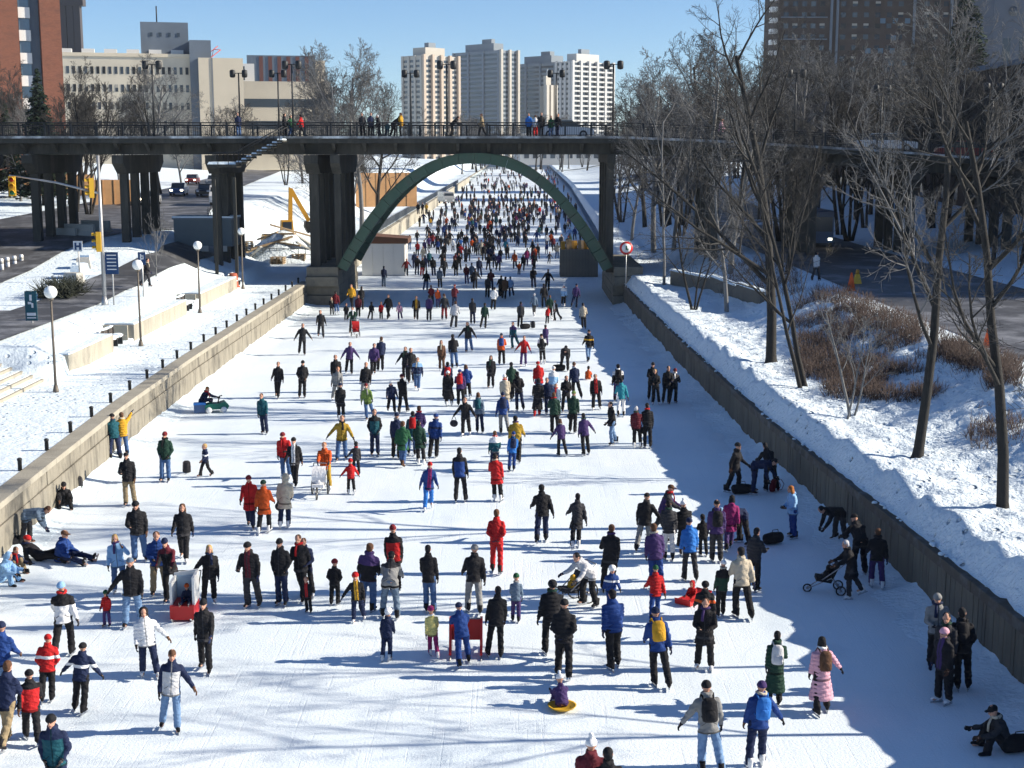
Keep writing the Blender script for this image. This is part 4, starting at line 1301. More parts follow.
# digger
DIG = mat('digger_yellow', (.55, .28, .03), .5, .15, 2)
dg = thing('excavator', 'yellow excavator with raised arm parked behind the bridge at left', 'excavator', (xat(278, 128, 5), 128, zl(-22, 128)), .3)
m = MB()
for s in (-1, 1): m.prism([(-1.7, .1), (-1.5, 0), (1.5, 0), (1.7, .1), (1.7, .7), (1.4, .9), (-1.4, .9), (-1.7, .7)], 'y', s * 1.0 - .28, s * 1.0 + .28)
m.build('tracks', BLACKP, dg)
m = MB(); m.box((0, 0, 1.45), (3.0, 2.4, 1.0), top=(.92, .9)); m.build('body', DIG, dg)
m = MB(); m.box((.7, -.6, 2.6), (1.2, 1.0, 1.3), top=(.85, .9)); cbn = m.build('cab', DIG, dg)
m = MB(); m.box((.7, -1.06, 2.7), (.8, .08, .8)); m.build('pane', GLASS, cbn)
m = MB(); m.prism([(.9, 1.7), (1.3, 1.5), (1.4, 6.0), (1.1, 6.2)], 'y', .0, .4); m.build('boom', DIG, dg)
m = MB(); m.prism([(1.05, 6.0), (1.4, 6.1), (3.0, 3.2), (2.7, 3.0)], 'y', .02, .38); m.build('dipper_arm', DIG, dg)
m = MB(); m.prism([(2.5, 3.1), (3.2, 3.0), (3.3, 2.2), (2.7, 2.0), (2.4, 2.6)], 'y', -.3, .7); m.build('bucket', BLACKP, dg)
# heap of timber and snow
WOOD = mat('raw_timber', (.36, .26, .16), .85, .25, 2)
random.seed(31)
tc = at(284, 240, 125); hz0 = zl(tc.x, 125) - .2
planks = []
def heap_z(x, y): return 3.0 * math.exp(-(x * x / 9 + y * y / 7)) + .25 * fb(x, y, 1.2, 6.6)
for k in range(9):
    dx, dy = random.uniform(-2.6, 2.6), random.uniform(-2.6, .5)
    b = MB(); b.box((0, 0, 0), (random.uniform(2.0, 4.2), .3, .14)); o = b.build('timber', WOOD if k % 3 else BARR, None, (tc.x + dx, 125 + dy, hz0 + heap_z(dx, dy) + .12), (random.uniform(-.1, .1), math.atan(dx * .25) + random.uniform(-.1, .1), random.uniform(-.7, .7)))
    planks.append(o)
for k, o in enumerate(sorted(planks, key=lambda q: q.location.x)):
    tag(o, f'loose timber plank on the snow heap beside the left pier, {ORD[k]} from left', 'plank', 'timber planks under the bridge')
hp = MB(); vv, ff = [], []
for i in range(19):
    for j in range(19):
        x, y = -5.4 + .6 * i, -4.5 + .5 * j
        e = max(abs(x) / 5.4, abs(y) / 4.5)
        vv.append((x, y, heap_z(x, y) * (1 if e < .8 else (1 - e) / .2) - .3 * (e > .85)))
for i in range(18):
    for j in range(18): ff.append((i * 19 + j, (i + 1) * 19 + j, (i + 1) * 19 + j + 1, i * 19 + j + 1))
hp.add(vv, ff, 0, True); o = hp.build('snow_heap', SNOW_ROUGH, None, (tc.x, 125, hz0)); tag(o, kind='structure')
# white stall under the arch at left and the log-sided kiosk at right
wb = thing('ice_stall', 'white panelled stall with brown roof beside the wall beyond the arch', 'stall', gp(362, 276))
WX = gp(405, 276).x - wb.location.x
for k in range(4):
    m = MB(); m.bbox(k * WX / 4 + .01, (k + 1) * WX / 4 - .01, 0, .12, 0, 3.0); m.build('panel', WHITEP, wb)
m = MB(); m.bbox(.1, WX, .14, 4.2, 0, 2.9); m.build('body', WHITEP, wb)
m = MB(); m.prism([(.4, 3.02), (WX + .3, 3.02), (WX + .3, 3.5), (.6, 3.75)], 'y', .3, 4.6); m.build('roof', mat('brown_roof', (.14, .07, .045), .8), wb)
kk = thing('ice_kiosk', 'dark boarded kiosk with goods on top under the right side of the arch', 'stall', gp(560, 277))
KX = gp(598, 277).x - kk.location.x
for k in range(12):
    m = MB(); m.bbox(k * KX / 12 + .008, (k + 1) * KX / 12 - .008, 0, .1, 0, 2.55); m.build('board', mat('grey_board', (.17, .16, .14), .85, .3, 1), kk)
m = MB(); m.bbox(.05, KX, .12, 3, 0, 2.5); m.build('body', DARKC, kk)
for k in range(7):
    m = MB(); m.box((.3 + k * .55, .7 + (k % 3) * .6, 2.9), (.4, .4, .75 + .2 * (k % 2)), .3 * k); m.build('goods_box', WOOD if k % 2 else DIG, kk)

# ------------------------------------------------------------------ right bank: low wall, cones
lw_ = thing('low_wall', 'low snow-capped concrete wall on the right bank beside the trees', 'wall', on_terrain(672, 284, zr_))
q0 = Vector(lw_.location)
pts_ = [on_terrain(a, b, zr_) - q0 for a, b in ((672, 284), (712, 288), (738, 299), (762, 303))]
for a, b in zip(pts_, pts_[1:]):
    m = MB(); d = b - a; m.box(((a.x + b.x) / 2, (a.y + b.y) / 2, (a.z + b.z) / 2 + .3), (.3, d.xy.length, 1.0), math.atan2(-d.x, d.y)); s = m.build('wall_section', CONCD, lw_)
    m = MB(); m.box(((a.x + b.x) / 2, (a.y + b.y) / 2, (a.z + b.z) / 2 + .87), (.5, d.xy.length, .12), math.atan2(-d.x, d.y), top=(.7, .98)); m.build('snow_cap', SNOW, lw_)
for px, py, lab in ((851, 291, 'orange traffic cone at the far end of the brown shrub bed'), (989, 347, 'orange traffic cone at the right edge by the road')):
    p = on_terrain(px, py, zr_)
    t = thing('traffic_cone', lab, 'traffic cone', p, 0, 'orange cones along the right road')
    m = MB(); m.lathe([(.26, .04), (.05, 1.05), (.02, 1.07)], n=12); m.build('cone', ORANGE, t)
    m = MB(); m.box((0, 0, .02), (.5, .5, .05)); m.build('base', ORANGE, t)
p = on_terrain(857, 284, zr_)
t = thing('warning_beacon', 'small yellow warning beacon beside the far orange cone', 'beacon', p)
m = MB(); m.box((0, 0, .3), (.5, .35, .6), top=(.5, .6)); m.build('stand', YEL, t)
m = MB(); m.lathe([(.11, .6), (.13, .7), (.1, .85), (.04, .9)], n=10); m.build('lamp', LENS['amber'], t)

# ------------------------------------------------------------------ vehicles
TYRE = mat('tyre', (.02, .02, .02), .9); RIM = mat('rim', (.35, .35, .36), .4, metal=.8)
HEADL = emit('headlight_on', (1, .85, .6), 6.0); TAILL = emit('taillight_on', (1, .05, .02), 3.0)
def vehicle(label, loc, rz, paint, kind='car', lights=False, name=None, scale=1.0):
    """front towards local -y"""
    L, W, H_ = {'car': (4.4, 1.75, 1.42), 'van': (5.0, 1.95, 2.1), 'bus': (11, 2.5, 3.0)}[kind]
    t = thing(name or {'car': 'parked_car', 'van': 'van', 'bus': 'bus'}[kind], label, kind, loc, rz)
    m = MB(); hl = L / 2
    if kind == 'car':
        m.prism([(-hl, .3), (-hl, .68), (-hl + .15, .8), (-hl + 1.15, .9), (hl - .5, .95), (hl - .05, .9), (hl, .4), (hl - .1, .28)], 'x', -W / 2, W / 2)
        m.build('body', paint, t)
        c = MB(); c.prism([(-hl + 1.0, .9), (-hl + 1.75, H_), (hl - 1.1, H_), (hl - .45, .95)], 'x', -W / 2 + .12, W / 2 - .12); cb_ = c.build('cabin', GLASS, t)
        r = MB(); r.box((0, .25, H_ + .012), (W - .3, 1.5, .05)); r.build('roof', paint, cb_)
    else:
        m.prism([(-hl, .35), (-hl, 1.0 if kind == 'van' else H_ - .1), (-hl + (.9 if kind == 'van' else .2), H_), (hl, H_), (hl, .35)], 'x', -W / 2, W / 2); m.build('body', paint, t)
        g_ = MB(); g_.box((0, -hl + (.42 if kind == 'van' else -.02), 1.55 if kind == 'van' else 1.9), (W - .25, .12, .7 if kind == 'van' else 1.2)); g_.build('windscreen', GLASS, t)
        for s in (-1, 1):
            for k in range(2 if kind == 'van' else 6):
                g_ = MB(); g_.box((s * (W / 2 + .01), -hl + 1.6 + k * 1.5, H_ - .65), (.04, 1.25, .7)); g_.build('side_window', GLASS, t)
    wm = MB(); wm.tube([(-.11, 0, 0), (.11, 0, 0)], .32, 14, smooth=False); wme_ = wm.mesh('wheel', TYRE)
    rm = MB(); rm.tube([(-.12, 0, 0), (.12, 0, 0)], .19, 12, smooth=False); rme_ = rm.mesh('rim', RIM)
    for s in (-1, 1):
        for yy in (-hl + .85, hl - .85):
            w = inst('wheel', wme_, t, (s * (W / 2 - .1), yy, .32)); inst('rim', rme_, w)
        hd_ = MB(); hd_.box((s * (W / 2 - .28), -hl - .01, .66), (.3, .06, .17)); hd_.build('headlight', HEADL if lights else WHITES, t)
        tl = MB(); tl.box((s * (W / 2 - .2), hl + .005, .75), (.24, .06, .16)); tl.build('tail_light', LENS['red'], t)
    return t
PAINT = {k: mat('paint_' + k, c, .3, .05, 1, spec=.6) for k, c in {'red': (.25, .02, .02), 'blue': (.03, .08, .2), 'grey': (.25, .26, .27), 'white': (.6, .6, .6), 'black': (.02, .02, .025)}.items()}
for px, py, rz, c, lab, on, Y in ((192, 170, .1, 'red', 'small dark red car with headlights on, far along the left road', 1, 215), (179, 192, .1, 'blue', 'blue car with headlights on coming down the left road', 1, 168),
        (206, 192, .05, 'black', 'dark car parked beside the blue car behind the bridge', 0, 166), (214, 175, .0, 'grey', 'grey car beside the dark red car, furthest right on the left road', 0, 210)):
    q = at(px, py, Y); vehicle(lab, (q.x, Y, zl(q.x, Y) + .13), rz, PAINT[c], 'car', bool(on), 'car')
q = at(446, 178, 260); vehicle('grey van parked beyond the railing left of the far crowd', (q.x, 260, zl(q.x, 260)), .3, PAINT['grey'], 'van')
q = at(820, 246, 101); vehicle('dark blue bus half hidden by the trees under the bridge at right', (25.4, 122, ROADR_Z + .04), 0.0, PAINT['blue'], 'bus', True)
vehicle('white car passing on the bridge deck behind the trees at right', (29, YN + 4, deck_z(29)), 1.57 + .03, PAINT['white'], 'car', False, 'car')
vehicle('red car on the bridge deck at the far right', (36.5, YN + 8.5, deck_z(36.5)), 1.6, PAINT['red'], 'car', False, 'car')
vehicle('white car on the bridge deck above the right half of the arch', (xat(566, YN + 8.5, 13), YN + 8.5, 12.62), 1.57, PAINT['white'], 'car', False, 'car')

q = at(222, 196, 150); vehicle('white van parked on the left road beside the dark car', (q.x, 150, zl(q.x, 150) + .13), .05, PAINT['white'], 'van')
q = at(150, 196, 150); vehicle('grey car on the left road partly behind the second row of columns', (q.x, 150, zl(q.x, 150) + .13), .1, PAINT['grey'], 'car', True, 'car')
# site fence beside the stairs
sf = thing('site_fence', 'sloping steel site fence below the bridge stairs at left', 'fence', (-25.5, 122.5, zl(-25.5, 122.5)))
for k in range(14):
    x_ = k * .62; zz = zl(-25.5 + x_, 122.5) - sf.location.z
    m = MB(); m.box((x_, 0, zz + .6), (.06, .06, 1.3)); m.build('fence_post', RAILG, sf)
m = MB()
for h_ in (1.2, .7, .25): m.tube([(k * .62, 0, zl(-25.5 + k * .62, 122.5) - sf.location.z + h_) for k in range(14)], .03, 5)
m.build('rail', RAILG, sf)
# stacked pallets and pipes on the site
random.seed(44)
for k, (x_, y_) in enumerate(((-20.2, 121.0), (-18.6, 122.4), (-23.6, 124.6))):
    t = thing('pallet_stack', ('pallet stack nearest the left pier under the bridge', 'pallet stack just behind the snow heap', 'pallet stack beside the site fence')[k], 'pallets', (x_, y_, zl(x_, y_)), random.uniform(-.5, .5))
    for j in range(4 + k):
        for b_ in range(5):
            m = MB(); m.box((0, -.48 + b_ * .24, .1 + j * .16), (1.2, .16, .03)); m.build('board', WOOD, t)
        m = MB()
        for b_ in (-.5, 0, .5): m.box((b_, 0, .04 + j * .16), (.09, 1.1, .09))
        m.build('bearer', WOOD, t)
for k in range(5):
    m = MB(); m.tube([(-1.6, 0, 0), (1.6, 0, 0)], .2, 12, cap=False); o = m.build('concrete_pipe', BARR, None, (-19.5 + (k % 3) * .42 - .0, 128.5 + (k % 3) * .05, zl(-19.5, 128.5) + .2 + (k // 3) * .36), (0, 0, 1.35))
    tag(o, f'pale concrete pipe stacked behind the left pier, {ORD[k]} of five', 'pipe', 'concrete pipes on the site')
# ================================================================== people
COLS = {'black': (.014, .014, .017), 'charcoal': (.035, .035, .04), 'navy': (.014, .022, .06), 'blue': (0.016, 0.048, 0.19), 'bright_blue': (.03, .16, .50), 'light_blue': (.24, .42, .66),
        'teal': (0.012, 0.075, 0.1), 'turquoise': (0.03, 0.24, 0.3), 'green': (0.02, 0.085, 0.04), 'dark_green': (.016, .045, .032), 'olive': (.13, .20, .05), 'red': (0.42, 0.016, 0.018), 'dark_red': (.16, .016, .022),
        'maroon': (.10, .015, .025), 'orange': (0.48, 0.075, 0.015), 'yellow': (0.52, 0.28, 0.025), 'pale_yellow': (.62, .54, .20), 'mustard': (.34, .22, .03), 'purple': (0.055, 0.032, 0.115), 'magenta': (0.24, 0.02, 0.11), 'pink': (.62, .34, .42),
        'white': (.74, .74, .75), 'beige': (.46, .40, .31), 'grey': (.22, .22, .22), 'blue_grey': (.12, .17, .24), 'brown': (.10, .05, .03), 'khaki': (.26, .20, .12), 'jeans': (.055, .11, .24), 'light_jeans': (.15, .25, .42), 'blond': (.42, .28, .12), 'ginger': (.35, .13, .04), 'silver': (.5, .5, .52)}
def cname(c): return c.replace('_', ' ')
def cloth(spec, jacket=False):
    """'navy', 'black/white' (yoke over body), 'black|white' (chest stripe), 'black^red' (open front), 'red~black' (dark sleeves and yoke)"""
    key = ('jacket_' if jacket else 'cloth_') + spec
    if key in MATS: return MATS[key]
    sep = next((s for s in '/|^~' if s in spec), None)
    a = spec.split(sep)[0] if sep else spec
    m = mat(key, COLS[a], .82, .25, 7.0, .7, 12, spec=.18)
    if sep:
        b = COLS[spec.split(sep)[1]]
        N, L = m.node_tree.nodes, m.node_tree.links
        bs = N['Principled BSDF']; src = bs.inputs['Base Color'].links[0].from_socket
        tc = N.new('ShaderNodeTexCoord'); sx = N.new('ShaderNodeSeparateXYZ'); L.new(tc.outputs['Object'], sx.inputs[0])
        def math_(op, x, y):
            n = N.new('ShaderNodeMath'); n.operation = op
            for i, v in ((0, x), (1, y)):
                if isinstance(v, (int, float)): n.inputs[i].default_value = v
                else: L.new(v, n.inputs[i])
            return n.outputs[0]
        z, x, y = sx.outputs['Z'], sx.outputs['X'], sx.outputs['Y']
        ax = math_('ABSOLUTE', x, 0)
        if sep == '/': f = math_('LESS_THAN', z, 1.27)
        elif sep == '|': f = math_('MULTIPLY', math_('GREATER_THAN', z, 1.2), math_('LESS_THAN', z, 1.28))
        elif sep == '^': f = math_('MULTIPLY', math_('LESS_THAN', ax, .07), math_('LESS_THAN', y, 0))
        else: f = math_('MAXIMUM', math_('GREATER_THAN', ax, .19), math_('GREATER_THAN', z, 1.36))
        mx = N.new('ShaderNodeMix'); mx.data_type = 'RGBA'; mx.inputs[7].default_value = (*b, 1)
        L.new(f, mx.inputs[0]); L.new(src, mx.inputs[6]); L.new(mx.outputs[2], bs.inputs['Base Color'])
    if jacket:
        # zip, seams and hem band
        N, L = m.node_tree.nodes, m.node_tree.links
        bs = N['Principled BSDF']; src = bs.inputs['Base Color'].links[0].from_socket
        tc = N.new('ShaderNodeTexCoord'); sx = N.new('ShaderNodeSeparateXYZ'); L.new(tc.outputs['Object'], sx.inputs[0])
        def mth(op, x, y):
            n = N.new('ShaderNodeMath'); n.operation = op
            for i, v in ((0, x), (1, y)):
                if isinstance(v, (int, float)): n.inputs[i].default_value = v
                else: L.new(v, n.inputs[i])
            return n.outputs[0]
        X, Y, Z = sx.outputs['X'], sx.outputs['Y'], sx.outputs['Z']
        ax = mth('ABSOLUTE', X, 0)
        zp = mth('MULTIPLY', mth('LESS_THAN', ax, .011), mth('LESS_THAN', Y, 0))
        hem = mth('LESS_THAN', mth('ABSOLUTE', mth('SUBTRACT', Z, .845), 0), .03)
        sm = mth('LESS_THAN', mth('ABSOLUTE', mth('SUBTRACT', Z, 1.36), 0), .008)
        pk = mth('MULTIPLY', mth('LESS_THAN', mth('ABSOLUTE', mth('SUBTRACT', mth('ADD', Z, mth('MULTIPLY', ax, .8)), 1.11), 0), .009), mth('MULTIPLY', mth('GREATER_THAN', ax, .06), mth('LESS_THAN', ax, .145)))
        f = mth('MAXIMUM', mth('MAXIMUM', zp, hem), pk)
        lum = sum(COLS[a]) / 3
        dk = (.035, .035, .04) if lum < .03 else tuple(c * .35 for c in COLS[a])
        mx = N.new('ShaderNodeMix'); mx.data_type = 'RGBA'; mx.inputs[7].default_value = (*dk, 1)
        L.new(f, mx.inputs[0]); L.new(src, mx.inputs[6]); L.new(mx.outputs[2], bs.inputs['Base Color'])
    return m
SKIN = mat('skin', (.50, .27, .19), .6, .08, 6); EYE = mat('eye_dark', (.03, .02, .02), .4); LIP = mat('lips', (.38, .13, .11), .5)
BLADE = mat('skate_blade', (.5, .5, .52), .25, metal=1.0)

# pose: lean, head pitch, legs (flex, abduct, knee) x2, arms (flex, abduct, elbow, inward) x2; index 0 is the side at -x
POSES = {
 'stand': (2, 0, ((3, 1.5, 4), (-3, 1.5, 5)), ((6, 7, 18, 6), (0, 7, 16, 6))),
 'stand2': (3, 6, ((-5, 1, 4), (8, 3, 12)), ((-6, 8, 25, 4), (14, 6, 36, 10))),
 'walk': (4, 2, ((20, 0, 8), (-15, 0, 18)), ((-20, 9, 15, 0), (24, 9, 28, 0))),
 'glide': (12, -6, ((14, 0, 24), (-18, 9, 18)), ((-22, 14, 15, 0), (28, 12, 30, 0))),
 'glide2': (12, -6, ((-18, 9, 18), (14, 0, 24)), ((28, 12, 30, 0), (-22, 14, 15, 0))),
 'apart': (3, 0, ((5, 6, 8), (-4, 5, 8)), ((4, 10, 14, 3), (2, 10, 22, 3))),
 'armsout': (7, 0, ((9, 3, 14), (-8, 4, 12)), ((8, 36, 12, 0), (6, 30, 16, 0))),
 'behind': (9, 0, ((6, 3, 8), (-9, 3, 14)), ((-28, 12, 12, 62), (-28, 12, 12, 62))),
 'push': (16, 4, ((16, 5, 16), (-16, 6, 14)), ((42, 6, 26, 6), (42, 6, 26, 6))),
 'bend': (82, 20, ((4, 8, 10), (-6, 8, 6)), ((8, 6, 8, 4), (22, 6, 16, 6))),
 'lowbend': (48, 14, ((12, 7, 24), (0, 8, 18)), ((40, 10, 30, 4), (30, 12, 30, 4))),
 'sit': (12, 6, ((100, 8, 18), (104, 10, 26)), ((35, 10, 35, 10), (30, 10, 45, 12))),
 'sitknee': (22, 14, ((135, 8, 115), (131, 10, 110)), ((48, 10, 40, 12), (52, 10, 30, 12))),
 'crouch': (34, 10, ((96, 12, 118), (60, 10, 128)), ((52, 12, 28, 6), (40, 14, 40, 6))),
 'lefthand': (2, 0, ((8, 5, 8), (-8, 6, 10)), ((6, 36, 8, 0), (2, 10, 18, 4))),
 'righthand': (2, 0, ((-8, 6, 10), (8, 5, 8)), ((2, 10, 18, 4), (6, 36, 8, 0))),
 'clasp': (3, 8, ((3, 5, 4), (-2, 5, 3)), ((10, 12, 62, 45), (10, 12, 62, 45))),
 'phone': (3, 4, ((3, 6, 4), (-4, 6, 6)), ((40, 34, 128, 10), (4, 12, 20, 4))),
 'wave': (4, -6, ((3, 6, 4), (-4, 6, 6)), ((118, 30, 20, 0), (8, 14, 24, 4))),
 'lean': (14, -4, ((-4, 6, 6), (6, 7, 12)), ((62, 14, 20, 4), (50, 10, 40, 4))),
 'pocket': (2, 5, ((-3, 2, 3), (6, 2, 12)), ((-8, 15, 42, 34), (-6, 15, 46, 34))),
 'stride': (9, -2, ((15, 1, 22), (-12, 5, 10)), ((18, 9, 36, 4), (-24, 10, 20, 0))),
 'stride2': (9, -2, ((-12, 5, 10), (15, 1, 22)), ((-24, 10, 20, 0), (18, 9, 36, 4))),
 'turn': (4, 4, ((6, 2, 10), (-4, 4, 4)), ((24, 12, 60, 28), (-4, 8, 20, 4))),
 'lie': (-52, 34, ((99, 10, 18), (110, 12, 42)), ((20, 26, 30, 0), (20, 22, 20, 0))),
}
def fk(pose, child):
    lean, hp, legs, arms = POSES[pose]
    J = {}
    P = Vector((0, 0, 0))
    la = R(lean)
    up = Vector((0, -math.sin(la), math.cos(la)))
    fw = Vector((0, -math.cos(la), -math.sin(la)))
    J['up'], J['fw'] = up, fw
    J['pelvis'] = P
    J['chest'] = P + up * .34
    J['shb'] = P + up * .475
    ha = R(lean * .35 + hp) if lean < 60 else R(lean - 25 + hp * .3)
    hup = Vector((0, -math.sin(ha), math.cos(ha))); J['hup'] = hup; J['hpitch'] = ha
    J['neck'] = J['shb'] + (up + hup) * .03
    J['head'] = J['neck'] + hup * ((.185 if child else .148)) + Vector((0, -math.cos(ha), -math.sin(ha))) * .025
    J['foot'] = []
    for i, s in enumerate((-1, 1)):
        f, ab, kn = [R(v) for v in legs[i]]
        hip = P + Vector((s * .092, 0, -.02))
        th = Vector((s * math.sin(ab), -math.sin(f) * math.cos(ab), -math.cos(f) * math.cos(ab)))
        g = f - kn
        shn = Vector((s * math.sin(ab) * .8, -math.sin(g), -math.cos(g) * math.cos(ab))).normalized()
        k = hip + th * .425; a = k + shn * .41
        J['hip%d' % i], J['knee%d' % i], J['ank%d' % i] = hip, k, a
        J['foot'].append((a, g))
        f, ab, el, inn = [R(v) for v in arms[i]]
        sh = J['shb'] + Vector((s * .172, 0, 0)) - up * .065
        ua = Vector((s * math.sin(ab), -math.sin(f) * math.cos(ab), -math.cos(f) * math.cos(ab)))
        g = f + el
        fa = Vector((s * math.sin(ab) * math.cos(el) - s * math.sin(inn), -math.sin(g) * math.cos(ab), -math.cos(g) * math.cos(ab)))
        if inn > .8 and f < 0: fa = Vector((-s * .75, .18, -.62))
        fa.normalize()
        e = sh + ua * .28; w = e + fa * .24
        J['sh%d' % i], J['elb%d' % i], J['wri%d' % i], J['fa%d' % i] = sh, e, w, fa
    zmin = min(J['ank0'].z, J['ank1'].z) - .155
    if pose in ('sit', 'sitknee', 'lie'): zmin = min(-.13, zmin + .09)
    off = Vector((0, 0, -zmin))
    for k, v in list(J.items()):
        if isinstance(v, Vector) and k not in ('up', 'fw', 'hup', 'fa0', 'fa1'): J[k] = v + off
    J['foot'] = [(a + off, g) for a, g in J['foot']]
    return J
FKC = {}
def FK(pose, child):
    if (pose, child) not in FKC: FKC[(pose, child)] = fk(pose, child)
    return FKC[(pose, child)]
def rcone(mb, p0, r0, p1, r1, n=10, mi=0):
    mb.tube([p0, p1], [r0, r1], n, mi)
    mb.ell(p0, (r0,) * 3, n, 6, mi); mb.ell(p1, (r1,) * 3, n, 6, mi)
def loft(mb, c, up, fw, rings, n=14, mi=0):
    """rings: (t along up, rx, ry, y offset forward)"""
    vv, ff = [], []
    sx = Vector((1, 0, 0))
    for t, rx, ry, fo in rings:
        for j in range(n):
            a = 2 * math.pi * j / n
            vv.append(c + up * t + fw * (fo + ry * math.sin(a)) + sx * (rx * math.cos(a)))
    k = len(rings)
    for i in range(k - 1):
        for j in range(n): ff.append((i * n + j, i * n + (j + 1) % n, (i + 1) * n + (j + 1) % n, (i + 1) * n + j))
    ff += [tuple(range(n - 1, -1, -1)), tuple(range((k - 1) * n, k * n))]
    mb.add(vv, ff, mi, True)
def head_rot(J): return Matrix.Rotation(J['hpitch'], 3, 'X')
def head_shape(mb, J, k, n=12, mi=0):
    k = k * 1.05
    rot = head_rot(J); h = J['head']
    mb.ell(h + rot @ Vector((0, .008, .025)) * k, (.077 * k, .096 * k, .098 * k), n, 8, mi, rot)
    mb.ell(h + rot @ Vector((0, -.012, -.045)) * k, (.058 * k, .075 * k, .075 * k), n, 7, mi, rot)
def body_parts(pose, child):
    J = FK(pose, child); mb = MB(); k = 1.28 if child else 1.0
    head_shape(mb, J, k)
    rot = head_rot(J); h = J['head']
    mb.ell(h + rot @ Vector((0, -.098, -.02)) * k, (.014 * k, .02 * k, .026 * k), 8, 6, 0, rot)      # nose
    mb.ell(h + rot @ Vector((0, -.082, .03)) * k, (.05 * k, .014 * k, .012 * k), 8, 6, 0, rot)        # brow
    mb.ell(h + rot @ Vector((0, -.078, -.1)) * k, (.024 * k, .02 * k, .018 * k), 8, 6, 0, rot)        # chin
    for s in (-1, 1): mb.ell(h + rot @ Vector((s * .08, .012, -.005)) * k, (.014 * k, .022 * k, .032 * k), 8, 6, 0, rot)
    rcone(mb, J['neck'] - J['up'] * .06, .056, h - J['hup'] * .06, .052)
    loft(mb, J['pelvis'], J['up'], J['fw'], [(-.1, .11, .09, 0), (0, .155, .105, 0), (.14, .135, .1, 0), (.32, .155, .115, 0), (.44, .15, .09, 0), (.5, .07, .06, 0)])
    for i in (0, 1):
        rcone(mb, J['sh%d' % i], .058, J['elb%d' % i], .046); rcone(mb, J['elb%d' % i], .046, J['wri%d' % i] + J['fa%d' % i] * .03, .034)
        rcone(mb, J['hip%d' % i], .088, J['knee%d' % i], .06); rcone(mb, J['knee%d' % i], .058, J['ank%d' % i], .042)
        a = J['ank%d' % i]
        rcone(mb, a + Vector((0, .02, -.04)), .04, a + Vector((0, -.13, -.06)), .03)
    return mb
def jacket_parts(pose, child, kind):
    J = FK(pose, child); mb = MB()
    up, fw, c = J['up'], J['fw'], J['pelvis']
    puff = {'j': 1.0, 'p': 1.12, 'c': 1.03, 'l': 1.05}[kind]
    dn = -Vector((0, 0, 1))
    upper = [(-.06, .188, .15, 0), (.1, .18, .145, .0), (.24, .19, .152, .005), (.34, .198, .15, .005), (.41, .192, .135, 0), (.46, .16, .115, 0), (.5, .115, .1, 0), (.54, .09, .095, .01), (.60, .082, .09, .012)]
    loft(mb, c, up, fw, [(t, rx * puff, ry * puff, fo) for t, rx, ry, fo in upper], 18)
    seated = pose in ('sit', 'sitknee', 'crouch', 'lie')
    if not seated and pose not in ('bend', 'lowbend'):
        L = {'c': .42, 'l': .74}.get(kind, .25)
        mid = (J['knee0'] + J['knee1']) / 2
        dirn = (mid - c); dirn.normalize()
        spread = abs(J['knee0'].x - J['knee1'].x) / 2; sy = abs(J['knee0'].y - J['knee1'].y) / 2
        loft(mb, c + up * .08, -dirn * -1, fw, [(0, .185, .15, 0), (.15, .192, .16, 0), (L, .165 + spread * min(1.05, L * 1.5), .155 + sy * min(1.15, L * 1.6), 0)], 18)
    else:
        hem = .16
        for i in (0, 1):
            th = (J['knee%d' % i] - J['hip%d' % i]).normalized()
            rcone(mb, J['hip%d' % i], .125 * puff, J['hip%d' % i] + th * hem * .75, .115 * puff, 12)
    for i in (0, 1):
        s, e, w = J['sh%d' % i], J['elb%d' % i], J['wri%d' % i]
        rcone(mb, s + up * -.005, .078 * puff, e, .066 * puff, 12); rcone(mb, e, .066 * puff, w - J['fa%d' % i] * .035, .05 * puff, 12)
    # collar and hood lying on the back
    mb.ell(J['neck'] - fw * .06 + up * -.0, (.095, .07, .06), 12, 7, 0, Matrix.Rotation(J['hpitch'], 3, 'X'))
    return mb
def trouser_parts(pose, child, wide=1.0):
    J = FK(pose, child); mb = MB()
    loft(mb, J['pelvis'], J['up'], J['fw'], [(-.1, .1, .09, 0), (-.03, .165, .125, 0), (.08, .165, .125, 0), (.16, .15, .11, 0)], 16)
    for i in (0, 1):
        h, k, a = J['hip%d' % i], J['knee%d' % i], J['ank%d' % i]
        rcone(mb, h, .106 * wide, k, .084 * wide, 12); rcone(mb, k, .083 * wide, a + (k - a) * .04, .08 * wide, 12)
    return mb
